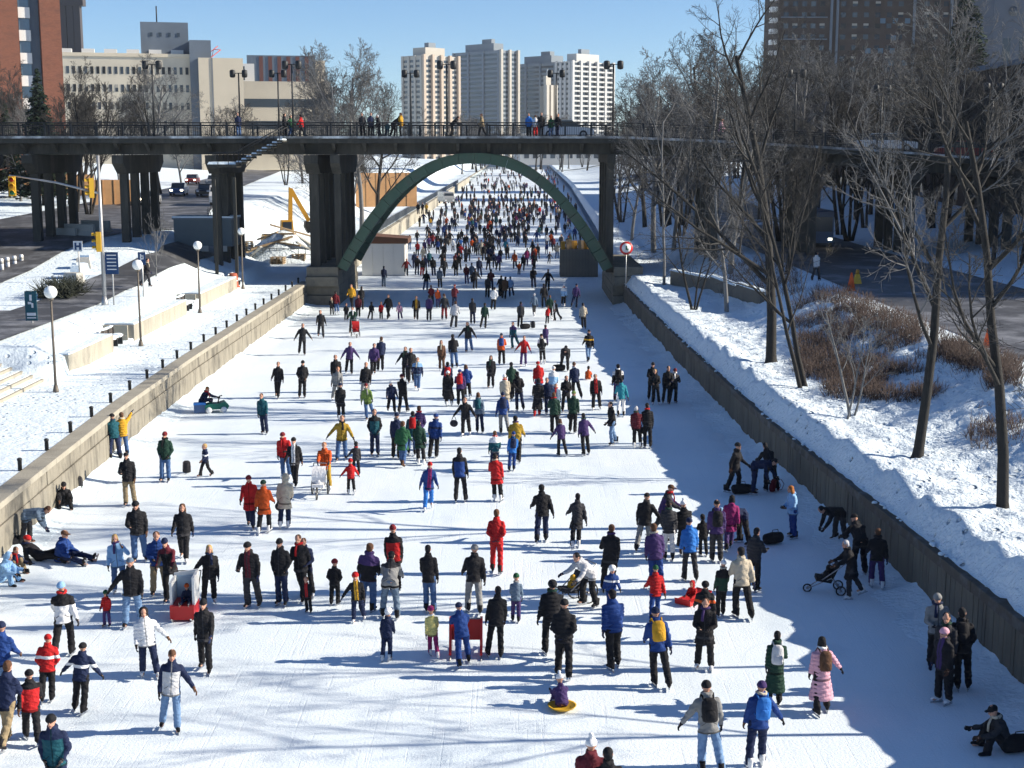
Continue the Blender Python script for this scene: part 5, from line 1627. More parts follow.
def hat_parts(pose, child, kind):
    J = FK(pose, child); mb = MB(); k = (1.28 if child else 1.0); rot = head_rot(J); h = J['head']
    def H(x, y, z): return h + rot @ Vector((x, y, z)) * k
    if kind in ('beanie', 'pom'):
        mb.ell(H(0, .012, .05), (.09 * k, .108 * k, .088 * k), 14, 8, 0, rot)
        loft(mb, H(0, .012, .02), J['hup'], Vector((0, -math.cos(J['hpitch']), -math.sin(J['hpitch']))), [(-.012 * k, .092 * k, .108 * k, 0), (.0, .098 * k, .115 * k, 0), (.035 * k, .097 * k, .114 * k, 0), (.05 * k, .088 * k, .105 * k, 0)], 16)
        if kind == 'pom': mb.ell(H(0, .015, .17), (.045 * k,) * 3, 8, 6)
    elif kind == 'cap':
        mb.ell(H(0, .01, .045), (.088 * k, .106 * k, .082 * k), 14, 8, 0, rot)
        mb.ell(H(0, -.12, .045), (.065 * k, .06 * k, .012 * k), 12, 6, 0, rot)
    elif kind == 'helmet':
        mb.ell(H(0, .012, .04), (.108 * k, .132 * k, .105 * k), 14, 8, 0, rot)
    elif kind == 'hair':
        mb.ell(H(0, .022, .045), (.088 * k, .1 * k, .085 * k), 14, 8, 0, rot)
        mb.ell(H(0, .055, -.01), (.08 * k, .062 * k, .085 * k), 12, 7, 0, rot)
    elif kind == 'long':
        mb.ell(H(0, .02, .045), (.09 * k, .102 * k, .088 * k), 14, 8, 0, rot)
        mb.ell(H(0, .06, -.09), (.095 * k, .06 * k, .16 * k), 12, 8, 0, rot)
        for s in (-1, 1): mb.ell(H(s * .078, .01, -.08), (.026 * k, .05 * k, .12 * k), 8, 7, 0, rot)
    elif kind == 'hood':
        mb.ell(H(0, .035, .02), (.112 * k, .112 * k, .13 * k), 14, 9, 0, rot)
        mb.ell(H(0, .05, -.09), (.115 * k, .1 * k, .08 * k), 12, 7, 0, rot)
    return mb
def remesh_batch(jobs):
    """jobs: {key: (MB, voxel, fold amplitude, quilting)} -> meshes"""
    out, tmp = {}, []
    for key, (mb, vox, amp, quilt) in jobs.items():
        o = mb.build('tmp', [])
        md = o.modifiers.new('r', 'REMESH'); md.mode = 'VOXEL'; md.voxel_size = vox; md.use_smooth_shade = True
        sm = o.modifiers.new('s', 'SMOOTH'); sm.factor = .5; sm.iterations = 2
        tmp.append((key, o, amp, quilt))
    bpy.context.view_layer.update()
    dg_ = bpy.context.evaluated_depsgraph_get()
    for key, o, amp, quilt in tmp:
        me = bpy.data.meshes.new_from_object(o.evaluated_get(dg_), depsgraph=dg_)
        n = len(me.vertices)
        if amp and n:
            co = np.empty(n * 3); me.vertices.foreach_get('co', co); co = co.reshape(-1, 3)
            no = np.empty(n * 3); me.vertices.foreach_get('normal', no); no = no.reshape(-1, 3)
            x, y, z = co.T
            d = (np.sin(x * 31 + z * 47 + 1.3 * np.sin(y * 23 + z * 19)) + np.sin(y * 37 - z * 29 + 2.1 * np.sin(x * 17)) + .7 * np.sin(z * 83 + x * 41 + 2 * np.sin(y * 31))) / 2.7
            if quilt: d = d * .5 - 1.6 * np.abs(np.cos(z * 34)) ** 6
            co += no * (d * amp)[:, None]
            me.vertices.foreach_set('co', co.ravel()); me.update()
        me.polygons.foreach_set('use_smooth', [True] * len(me.polygons))
        out[key] = me
        old = o.data
        bpy.data.objects.remove(o); bpy.data.meshes.remove(old)
    return out
def paint_face(me, J, k):
    """eyes and lips as their own material slots"""
    inv = head_rot(J).transposed(); h = J['head']
    n = len(me.polygons)
    c = np.empty(n * 3); me.polygons.foreach_get('center', c); c = c.reshape(-1, 3)
    l = (c - np.array(h)) @ np.array(inv).T / k
    mi = np.zeros(n, dtype=np.int32)
    front = l[:, 1] < -.055
    eye = front & (np.abs(np.abs(l[:, 0]) - .032) < .015) & (np.abs(l[:, 2] - .006) < .011)
    lip = front & (np.abs(l[:, 0]) < .026) & (np.abs(l[:, 2] + .066) < .009)
    mi[eye] = 1; mi[lip] = 2
    me.polygons.foreach_set('material_index', mi)
# skates, boots, gloves, packs: plain shared meshes
def skate_mesh(blade):
    mb = MB()
    z = .07 if blade else .0
    vv, ff = [], []
    rings = [(-.085, .034, .0, .115), (-.05, .046, 0, .13), (.0, .044, 0, .125), (.06, .048, 0, .1), (.12, .046, 0, .08), (.165, .036, 0, .065), (.19, .018, .01, .045)]
    n = 10
    for (t, w, z0, z1) in rings:
        for j in range(n):
            a = 2 * math.pi * j / n
            vv.append((w * math.cos(a), -t, z + (z0 + z1) / 2 + (z1 - z0) / 2 * math.sin(a)))
    for i in range(len(rings) - 1):
        for j in range(n): ff.append((i * n + j, i * n + (j + 1) % n, (i + 1) * n + (j + 1) % n, (i + 1) * n + j))
    ff += [tuple(range(n)), tuple(range(len(vv) - 1, len(vv) - n - 1, -1))]
    mb.add(vv, ff, 0, True)
    mb.tube([(0, .035, z + .05), (0, .04, z + .2)], [.052, .058], 10)
    if blade:
        mb.box((0, -.045, .02), (.006, .31, .04), 0, 1)
        for yy in (.05, -.11): mb.box((0, yy, .055), (.04, .05, .045), 0, 1)
    return mb.mesh('skate' if blade else 'boot', [BLADE, BLADE])
SKATE, BOOT = skate_mesh(True), skate_mesh(False)
def glove_mesh():
    """palm, four curled fingers of unequal length and a thumb leaving the side; wrist at origin, fingers along -z, palm towards +x... mirrored by scale"""
    mb = MB()
    mb.ell((0, 0, -.05), (.022, .044, .058), 10, 7)
    mb.tube([(0, 0, .03), (0, 0, -.03)], [.04, .034], 10, flat=1.0)
    for k, (yy, l) in enumerate(((-.034, .072), (-.012, .084), (.011, .078), (.032, .062))):
        p = [(0, yy, -.085), (-.006, yy * 1.05, -.085 - l * .5), (-.024, yy * 1.05, -.085 - l * .85), (-.042, yy, -.085 - l * .95)]
        mb.tube(p, [.0125, .0125, .0115, .008], 7)
    mb.tube([(-.006, -.03, -.025), (-.016, -.062, -.055), (-.022, -.068, -.09)], [.016, .0145, .009], 7)
    return mb.mesh('glove', [BLADE])
GLOVE = glove_mesh()
def pack_mesh():
    mb = MB()
    loft(mb, Vector((0, 0, 0)), Vector((0, 0, 1)), Vector((0, -1, 0)), [(-.22, .11, .06, 0), (-.2, .14, .085, 0), (0, .15, .095, 0), (.16, .135, .085, 0), (.22, .09, .06, 0)], 14)
    loft(mb, Vector((0, .085, -.08)), Vector((0, 0, 1)), Vector((0, -1, 0)), [(-.1, .08, .03, 0), (-.08, .1, .045, 0), (.06, .1, .045, 0), (.09, .08, .02, 0)], 12)
    for s in (-1, 1): mb.tube([(s * .09, -.08, .18), (s * .11, -.2, .26), (s * .12, -.34, .12), (s * .13, -.28, -.1), (s * .12, -.08, -.17)], .018, 6, flat=.5)
    return mb.mesh('backpack', [BLADE])
PACK = pack_mesh()
def duffel_mesh():
    mb = MB()
    loft(mb, Vector((0, 0, .2)), Vector((1, 0, 0)), Vector((0, -1, 0)), [(-.32, .1, .1, 0), (-.3, .16, .16, 0), (0, .19, .19, 0), (.3, .16, .16, 0), (.33, .1, .1, 0)], 12)
    mb2 = MB()
    vv = []
    for (x, y, z) in mb.v: vv.append((x, y, z))
    # ring plane: rebuild as lying cylinder
    mb2.tube([(-.33, 0, .17), (-.28, 0, .18), (0, 0, .19), (.28, 0, .18), (.33, 0, .17)], [.1, .16, .185, .16, .1], 12)
    mb2.tube([(-.12, -.1, .33), (-.1, -.08, .46), (.1, -.08, .46), (.12, -.1, .33)], .012, 5)
    mb2.ell((.1, .12, .12), (.16, .09, .11), 8, 6)
    return mb2.mesh('duffel_bag', [BLADE])
DUFFEL = duffel_mesh()
def set_mats(o, mats):
    for i, m in enumerate(mats):
        o.material_slots[i].link = 'OBJECT'; o.material_slots[i].material = m

# ------------------------------------------------------------------ who stands where: column, row of the feet, size, jacket, trousers, head, facing, pose, extras
# sizes m w y k t = man, woman, youth, child, toddler; jacket kinds .p puffer .c coat .l long coat
SIZE = {'m': 1.80, 'w': 1.68, 'y': 1.5, 'k': 1.26, 't': .98}
PEOPLE_TXT = """
115 460 m teal navy beanie:black -150 lean
123 457 m yellow.p jeans hair:brown -160 wave
64 507 m black black beanie:black 20 sitknee
130 506 m black khaki cap:black 5 stand
165 482 m dark_green jeans beanie:dark_red 0 stand
205 477 k navy|white black hair:blond -40 walk
203 411 w navy black hair:ginger 70 crouch
28 546 m blue_grey.p charcoal hair:brown 80 bend
40 560 m black black beanie:red 75 lie
61 561 m blue.p navy cap:brown 60 sit
12 573 y navy khaki hair:brown 60 sitknee
2 583 w light_blue.p light_blue hood 70 sitknee
121 594 w light_blue jeans long:blond 5 phone
140 562 m black jeans beanie:black 0 stand
160 595 m blue.p khaki hair:brown 8 clasp
184 561 w black black long:brown 15 walk
174 601 m black~maroon black beanie:navy 10 push
209 606 w black black long:blond 20 lefthand
133 627 m black light_jeans cap:blue_grey 10 lefthand
107 627 t red.p purple beanie:green -10 stand
68 656 m black/white black beanie:light_blue 175 glide
47 702 y red|white black beanie:red 185 stand2
80 712 y navy|white black beanie:black 190 armsout
32 742 y red~black black beanie:black 195 stand
60 808 m teal~navy navy beanie:black 10 stand
151 678 w white.p navy hood:black 10 righthand
170 732 m silver~navy light_jeans cap:brown 5 righthand
206 673 m black black beanie:black 0 apart
3 700 m blue light_jeans beanie:navy 185 stand
6 747 m navy khaki hair:brown 180 walk
265 434 w teal navy hair:brown 0 stand
277 398 m black black hair:brown 0 stand
302 398 m black black beanie:black 0 stand2
349 374 w purple black hair:brown 0 armsout
337 392 m black black hair:brown 0 stand
336 402 w grey grey hair:ginger 5 stand
341 420 w black.c black beanie:navy 180 stand
373 375 w purple black hair:brown 5 stand
380 371 m navy black hair:brown 185 stand
365 400 m black grey hair:ginger 0 apart
369 420 w olive jeans beanie:dark_red 0 stand2
405 380 m black black hair:brown -5 armsout
411 383 m black black hair:brown 0 stand
417 390 w light_blue/navy jeans hair:brown 0 walk
393 413 y navy black beanie:white 0 stand2
404 413 m black black beanie:maroon 175 stand
442 371 w brown.c brown long:brown 0 stand
455 368 m black jeans hair:black 180 stand2
446 398 w navy black hair:black 180 stand pack:red
449 406 w black.l black beanie:white 180 stand
461 406 w purple black beanie:blue 180 stand pack:red
468 399 w blue black long:brown 180 stand2
469 352 m black jeans hair:brown 0 armsout
502 365 m orange black beanie:navy 180 stand pack:blue
491 388 w black.c black long:black -5 stand
523 367 w red purple hair:brown 0 armsout
514 349 w purple/teal teal hair:brown -20 glide
543 364 w white/black black beanie:black 180 stand2 pack:black
540 396 w red.c jeans beanie:red 180 stand
512 400 m dark_green black hair:black 180 stand
506 412 w beige.c beige beanie:white 180 stand
520 411 m black navy hair:black 180 behind
537 416 w black.l black long:black 180 stand boots:red
503 434 m blue grey beanie:navy 185 glide pack:navy
466 436 w black black hair:brown 0 armsout bag
480 433 w blue_grey navy long:brown 180 stand2 pack:teal
552 401 w white/light_blue light_jeans beanie:white 180 stand
549 415 w navy navy hair:brown 0 stand
556 416 y blue_grey charcoal hair:brown 5 stand2
566 412 w black black hair:brown 10 clasp
576 399 m navy black beanie:brown 185 glide
564 371 m black black hair:black 170 bend
588 362 m black|yellow light_jeans cap:black 180 walk
588 380 k orange black hair:black 170 sitknee
597 410 w black^red black hair:black 0 apart
618 401 m white/black purple hair:black 180 stand2 pack:black
622 417 m turquoise white hair:black 180 glide
612 445 m black light_jeans hair:black -60 stand
651 400 m black black beanie:black 0 stand
656 405 w black black hair:blond 0 clasp
666 404 m black black hair:black 5 stand
673 403 w charcoal black beanie:dark_red 0 stand2
638 448 w maroon.p black hair:silver 180 stand
648 448 m black.p black hair:black 180 stand2 bag
555 434 m dark_green black hair:brown 180 stand
573 433 m dark_green black beanie:olive 175 stand2 bag
518 462 m mustard black hair:black 185 walk
511 471 y bright_blue blue beanie:blue 180 stand2 pack:navy
495 470 y white/teal navy hair:brown 185 stand
498 501 w red.c black hair:black 180 stand
562 456 y purple black long:brown 195 righthand
586 455 w purple black hair:black 185 lefthand
543 542 m black navy hair:black 185 glide
576 548 w charcoal.c black hair:black 190 glide2
643 552 m black grey cap:black 160 lefthand
661 541 m purple~charcoal charcoal cap:brown 80 push
669 560 m charcoal.p silver hair:black 175 stand
685 556 w black.l black pom:white 180 stand
657 590 m purple blue hair:brown 185 stand
690 581 m bright_blue charcoal beanie:navy 185 apart
716 562 m purple charcoal cap:black 180 stand pack:black
728 550 w magenta.c purple long:black 175 stand
742 545 m navy black beanie:light_blue -75 bend
703 556 k black black hair:black 180 stand
719 616 y black/dark_green black pom:white 180 stand2
741 618 m beige black hair:black 180 apart
753 592 m charcoal.p black hair:black 150 stand
735 493 m black black beanie:black 70 stand
755 494 m navy navy hair:black 70 bend
771 491 m black black hair:black 180 lowbend
793 538 w light_blue blue long:ginger -75 clasp
838 543 m black charcoal hair:black -80 bend
858 575 m black black beanie:black 185 lowbend
852 598 w black.c charcoal hair:silver -100 push
875 588 w black purple hair:brown 180 stand2
946 690 m charcoal black hair:black -30 stand
938 668 m grey black beanie:grey -20 clasp
942 704 w black^purple black beanie:pink -60 stand
963 690 m black black hair:black 160 stand2 pack:black
1004 750 m charcoal black cap:black -85 sitknee
821 713 w pink.l black long:black 185 lefthand pack:brown
774 706 w dark_green.l black hair:black 180 stand pack:silver
711 774 m grey light_jeans beanie:black 180 righthand pack:black
754 767 w blue navy beanie:purple 185 lefthand pack:bright_blue
704 670 w black.c black hair:brown 0 clasp
660 687 m blue black beanie:navy 180 apart pack:yellow
614 668 m blue.p black hair:black 185 apart
564 678 m black.p black beanie:black 185 behind
549 655 m black.p black helmet:black 180 glide
703 642 y black|orange black helmet:black 180 stand
587 607 m silver black hair:black -50 lowbend
607 592 m black.c black hair:brown 180 stand
610 612 k blue|white blue helmet:white 0 stand
655 622 y red.p blue beanie:green 180 stand2
693 599 t red.p red hood -40 sit
562 708 k purple purple pom:white 180 sitknee
590 842 m maroon black pom:white 180 stand
609 850 m black black hair:black 180 stand
516 622 k blue_grey purple beanie:green 180 stand
386 661 k navy navy helmet:white 180 stand2
434 658 k pale_yellow.p magenta beanie:magenta 180 walk
464 665 y blue blue beanie:navy 180 push
494 657 w black black hair:black 185 apart
390 618 m charcoal/grey blue_grey hair:black 185 lowbend
395 592 m red~black black beanie:dark_red 180 stand
367 612 m purple/black jeans hair:brown 180 stand2
359 622 k black^yellow navy beanie:red 0 lefthand
335 605 k black black beanie:dark_red 180 stand
309 613 t black^red black hair:ginger 0 stand
303 600 m black black hair:brown 0 stand
308 598 w navy black hair:brown 5 clasp
282 606 m black navy beanie:black 0 stand2
253 608 m black^maroon charcoal beanie:black 0 stand
431 613 m black jeans hair:black 180 stand
472 613 m black grey beanie:grey 180 apart
497 573 m red red hair:brown 185 behind
251 528 w red.c navy beanie:dark_red 0 stand
266 533 w orange.c black beanie:dark_green 180 stand2
284 528 w beige.c navy hood 180 stand bag
287 478 w red jeans beanie:dark_red 5 stand
295 486 m black^white black beanie:black 0 stand
326 489 w orange.p mustard hair:ginger 0 push
341 461 m mustard jeans hair:brown 0 armsout
356 475 k charcoal black hair:black 180 righthand
351 494 k red.p black beanie:red 185 armsout
375 456 m teal~black navy hair:brown 0 stand
396 459 m navy black beanie:navy 180 stand
403 466 w green.c jeans hair:brown 180 stand boots:brown
411 455 w teal jeans hair:black 180 stand2 pack:red
419 450 m purple.p navy hair:brown 180 stand
421 464 w dark_green.c black hair:black 180 stand2 boots:white
433 459 m blue|navy black beanie:blue 180 stand
427 511 w blue^magenta bright_blue beanie:red 0 glide
461 502 m blue~black black hair:black 180 apart
302 355 m black black hair:black 5 armsout
322 338 m black charcoal hair:black 0 glide
315 304 m black^red black hair:black -60 stand
352 308 m yellow.p black hair:brown 0 stand
361 310 m black black hair:black 180 stand
337 315 w dark_red jeans hair:black 180 stand
332 315 k black black hair:black 0 stand
346 321 k black black hair:brown 0 stand2
358 318 w maroon black hair:brown 0 stand
353 333 m dark_green black hair:black 0 push
371 320 k black black hair:black 180 glide
381 320 k red black hair:brown 0 stand2
388 319 m black black hair:brown -20 walk
400 320 k pink purple hair:black 0 stand
416 320 w black^yellow black hair:brown 0 walk
429 321 m purple charcoal hair:black 180 stand
445 320 m charcoal dark_red hair:brown 180 stand2
455 308 m maroon navy beanie:dark_red 180 stand
454 328 m silver charcoal hair:brown 180 stand
473 324 m charcoal navy hair:black 180 stand
484 329 m dark_green black hair:black 180 glide
493 310 w white black hair:black 180 stand
426 291 m black jeans hair:black 180 glide
440 288 m blue_grey black hair:black 180 stand
475 289 m charcoal black hair:black 0 armsout
384 287 m navy blue_grey hair:black 180 stand
406 276 w dark_red charcoal hair:brown 0 armsout
417 275 m black navy hair:brown 0 stand
422 276 w black red hair:brown 0 stand2
430 268 m teal black hair:brown 180 stand
434 276 m black navy hair:black 180 stand
444 277 m charcoal black hair:black 0 walk
456 276 w black.c black hair:brown 0 stand
467 284 m maroon purple hair:brown 0 stand
472 283 m blue_grey black hair:black 180 stand
480 277 m navy navy hair:black 0 apart
491 291 m maroon navy hair:black 180 stand
487 298 m charcoal black hair:black 180 stand2
500 297 m black black hair:black 180 stand
504 299 m brown.c black hair:black 180 stand
511 297 w light_blue navy hair:black 180 stand2
520 328 m charcoal black hair:black 180 stand
534 316 w blue_grey charcoal hair:silver 180 stand
547 291 m black black hair:black 0 armsout
544 308 m black black hair:black 180 stand
534 288 m black navy hair:black 180 stand2
550 319 w dark_green black hair:brown 180 stand
556 321 y black^white black hair:black -30 glide
547 324 k red black hair:brown 180 stand
546 346 k purple purple hair:black 180 stand2
563 307 w white/light_blue black beanie:white 180 stand
575 308 m purple navy beanie:navy 180 stand2
584 329 m beige black hair:black 180 walk
515 267 m white black hair:black 180 walk
519 275 k orange black hair:black 180 stand
526 266 w magenta purple hair:black 180 stand
533 265 w dark_red magenta hair:black 0 walk
549 264 k charcoal black hair:brown 0 armsout
432 305 y dark_red black hair:brown 180 stand
438 308 y orange purple hair:brown 180 stand2
409 250 m black jeans hair:black 180 stand
417 256 w red black hair:brown 0 stand
"""
random.seed(99)
ROWS = []
for ln in PEOPLE_TXT.strip().splitlines():
    f = ln.split()
    ex = dict((e.split(':') + [''])[:2] for e in f[8:])
    jk = f[3].split('.')
    hd = f[5].split(':')
    ROWS.append(dict(px=float(f[0]), py=float(f[1]), size=f[2], jc=jk[0], jt=jk[1] if len(jk) > 1 else 'j', tc=f[4], hk=hd[0], hc=hd[1] if len(hd) > 1 else jk[0].split('/')[0].split('^')[0].split('|')[0].split('~')[0],
                     face=float(f[6]), pose=f[7], ex=ex, pos=None))
def extra(px, size, jc, tc, hk, hc, face, pose, pos, label=None, **ex):
    ROWS.append(dict(px=px, py=None, size=size, jc=jc.split('.')[0], jt=(jc.split('.') + ['j'])[1], tc=tc, hk=hk, hc=hc, face=face, pose=pose, ex=ex, pos=pos, label=label, walk=True))
# people on the bridge footway, the banks and the road
for px, size, jc, tc, hk, hc, face, pose, back, lab in (
    (285, 'm', 'black', 'black', 'hair', 'black', 90, 'stand', 0, 'dark-clad person at the left of the trio by the bridge lamp'),
    (291, 'w', 'green', 'jeans', 'hair', 'brown', 60, 'walk', .4, 'person in green jacket beside the red one on the bridge'),
    (302, 'w', 'red', 'charcoal', 'hair', 'black', -90, 'walk', 0, 'person in bright red jacket walking on the bridge'),
    (363, 'm', 'charcoal', 'black', 'hair', 'black', 0, 'stand', 0, 'leftmost dark figure of the row leaning on the bridge rail'),
    (370, 'm', 'navy', 'black', 'hair', 'brown', 20, 'stand2', .2, 'tall navy-clad figure second in the row at the bridge rail'),
    (379, 'w', 'black', 'charcoal', 'hair', 'silver', -60, 'stand', .2, 'person with pale hair in the middle of the row on the bridge'),
    (387, 'k', 'teal', 'navy', 'hair', 'brown', 0, 'stand', .1, 'child in teal among the adults at the bridge rail'),
    (393, 'm', 'black.p', 'black', 'hair', 'black', 70, 'lowbend', .2, 'dark figure bending beside the yellow jacket on the bridge'),
    (400, 'm', 'yellow.p', 'black', 'hair', 'brown', -100, 'stand', 0, 'person in yellow jacket on the bridge left of the arch crown'),
    (452, 'm', 'black', 'black', 'hair', 'black', 100, 'lowbend', 0, 'dark figure leaning on the rail beside the lamp above the arch'),
    (482, 'm', 'khaki', 'charcoal', 'hair', 'brown', -90, 'walk', .3, 'person in khaki coat walking alone on the bridge'),
    (529, 'm', 'bright_blue', 'black', 'hair', 'brown', 0, 'stand', .2, 'person in bright blue at the left of the bridge group'),
    (535, 'w', 'white', 'red', 'hair', 'brown', 180, 'stand2', .5, 'pale jacketed person inside the bridge group'),
    (541, 'm', 'black', 'black', 'hair', 'black', 0, 'stand', 0, 'black-clad person in the middle of the bridge group'),
    (551, 'w', 'green', 'jeans', 'hair', 'black', 0, 'stand', .1, 'person in green jacket at the right of the bridge group'),
    (557, 'm', 'black', 'navy', 'hair', 'ginger', -30, 'stand2', .1, 'dark-clad person at the right end of the bridge group'),
    (720, 'w', 'pink', 'black', 'hair', 'brown', 90, 'walk', .5, 'person in pale pink on the bridge behind the branches'),
    (239, 'm', 'navy', 'jeans', 'hair', 'black', 30, 'stand', .3, 'person in jeans by the lamp at the head of the stairs')):
    Y = YN + .75 + back; x = xat(px, Y, 13.4)
    extra(px, size, jc, tc, hk, hc, face, pose, (x, Y, deck_z(x)), lab)
for px, py, zf, args, lab in (
    (146, 287, zl, ('m', 'black', 'charcoal', 'hair', 'black', 90, 'walk'), 'pedestrian in black beside the blue parking sign'),
    (816, 281, zr_, ('m', 'silver', 'charcoal', 'hair', 'black', 150, 'walk'), 'pedestrian in pale jacket walking among the right-hand trees')):
    extra(px, *args, tuple(on_terrain(px, py, zf)), lab)
for px, args, lab in ((418, ('m', 'black', 'navy', 'hair', 'brown', 0, 'stand'), 'dark figure left of the yellow one behind the far railing'), (422, ('m', 'charcoal', 'black', 'hair', 'black', 0, 'stand2'), 'dark figure nearest the yellow one behind the far railing'), (426, ('w', 'yellow', 'black', 'hair', 'brown', 0, 'stand'), 'person in yellow behind the far railing beyond the arch')):
    q = at(px, 187, 215); extra(px, *args, (q.x, 215, zl(q.x, 215)), lab)

# far skaters, individually placed through the arch
rngp = random.Random(2024)
FARC = ['black'] * 12 + ['charcoal'] * 6 + ['navy'] * 6 + ['red'] * 2 + ['blue'] * 2 + ['maroon', 'purple', 'dark_green', 'teal', 'brown', 'orange', 'white', 'light_blue', 'yellow', 'bright_blue', 'magenta', 'beige', 'dark_red', 'turquoise', 'grey']
def canal_px(py, m=6):
    q = gp(512, py); Y = q.y
    return 512 + FPX * (lwx(Y) + 1.2) / (Y * _c + CAM_H * _s), 512 + FPX * (rwx(Y) - 1.0) / (Y * _c + CAM_H * _s)
placed = [(r['px'], r['py']) for r in ROWS if r['py']]
n_far = 0; tries = 0
FAR_N = max(60, 345 - len(ROWS))
while n_far < FAR_N and tries < 6000:
    tries += 1
    py = 264 - (rngp.random() ** 1.1) * 48
    a, b = canal_px(py)
    px = rngp.uniform(a, b)
    dens = .35 + .65 * smooth((px - a) / (.35 * (b - a)))
    if rngp.random() > dens: continue
    if any(abs(px - x) < 2.6 and abs(py - y) < 2.0 for x, y in placed): continue
    placed.append((px, py)); n_far += 1
    jc = rngp.choice(FARC)
    ROWS.append(dict(px=px, py=py, size=rngp.choice('mmmwwwyk'), jc=jc, jt='j', tc=rngp.choice(['black', 'black', 'navy', 'charcoal', 'jeans', 'khaki']), hk=rngp.choice(['hair', 'hair', 'beanie']), hc=rngp.choice(['black', 'brown', 'navy', 'dark_red']),
                     face=rngp.choice((0, 180)) + rngp.uniform(-20, 20), pose=rngp.choice(['stand', 'stand2', 'walk', 'glide', 'apart', 'armsout', 'stand']), ex={}, pos=None, far=True))

# ---- vary the plain poses
rngv = random.Random(77)
for r in ROWS:
    if r['pose'] == 'stand': r['pose'] = rngv.choice(['stand', 'pocket', 'stride', 'walk', 'turn', 'stand2'])
    elif r['pose'] == 'stand2': r['pose'] = rngv.choice(['stand2', 'stride2', 'turn', 'pocket', 'glide'])
    elif r['pose'] == 'apart' and rngv.random() < .5: r['pose'] = 'stride2'
    r['tilt'] = (rngv.uniform(-.05, .05), rngv.uniform(-.07, .07)) if r['pose'] not in ('sit', 'sitknee', 'lie') else (0, 0)
    r['mir'] = -1 if rngv.random() < .5 and r['pose'] not in ('lefthand', 'righthand', 'wave', 'lean') else 1
    if 'pack' not in r['ex']: r['face'] += rngv.uniform(-14, 14)
    else: r['face'] += rngv.uniform(-6, 6)
# ---- placement
for r in ROWS:
    if r['pos'] is None: r['pos'] = tuple(gp(r['px'], r['py']))
    r['child'] = r['size'] in 'kt'
    r['low'] = (r['py'] is not None and r['py'] < 300) or (r['pos'][1] > 100 and r['py'] is None)
    if r.get('walk'): r['low'] = r['pos'][1] > 100
# ---- meshes
jobs = {}
for r in ROWS:
    p, c = r['pose'], r['child']
    if r['low']: continue
    jobs.setdefault(('body', p, c), None); jobs.setdefault(('jacket', p, c, r['jt']), None); jobs.setdefault(('trousers', p, c), None)
    jobs.setdefault(('hat', p, c, r['hk']), None)
for k in list(jobs):
    if k[0] == 'body': jobs[k] = (body_parts(k[1], k[2]), .0155, 0, False)
    elif k[0] == 'jacket': jobs[k] = (jacket_parts(*k[1:]), .02, .011, k[3] in 'pl')
    elif k[0] == 'trousers': jobs[k] = (trouser_parts(*k[1:]), .02, .010, False)
    else: jobs[k] = (hat_parts(*k[1:]), .014, .002, False)
PM_ = remesh_batch(jobs)
for k, me in PM_.items():
    if k[0] == 'body':
        for m in (SKIN, EYE, LIP): me.materials.append(m)
        paint_face(me, FK(k[1], k[2]), 1.28 if k[2] else 1.0)
    else: me.materials.append(SKIN)
LOWC = {}
def low_mesh(pose, child, jt, hk):
    key = (pose, child, jt, hk)
    if key in LOWC: return LOWC[key]
    mb = MB()
    J = FK(pose, child)
    head_shape(mb, J, 1.28 if child else 1.0, 8, 0)
    for src, mi in ((jacket_parts(pose, child, jt), 1), (trouser_parts(pose, child), 2), (hat_parts(pose, child, hk), 3)): mb.add(src.v, src.f, mi, True)
    for i in (0, 1):
        a = J['ank%d' % i]; rcone(mb, a + Vector((0, .05, -.05)), .055, a + Vector((0, -.14, -.1)), .04, 6, 4)
        mb.ell(J['wri%d' % i] + J['fa%d' % i] * .06, (.045, .045, .07), 6, 5, 4)
    me = mb.mesh('skater', [SKIN] * 5)
    LOWC[key] = me
    return me
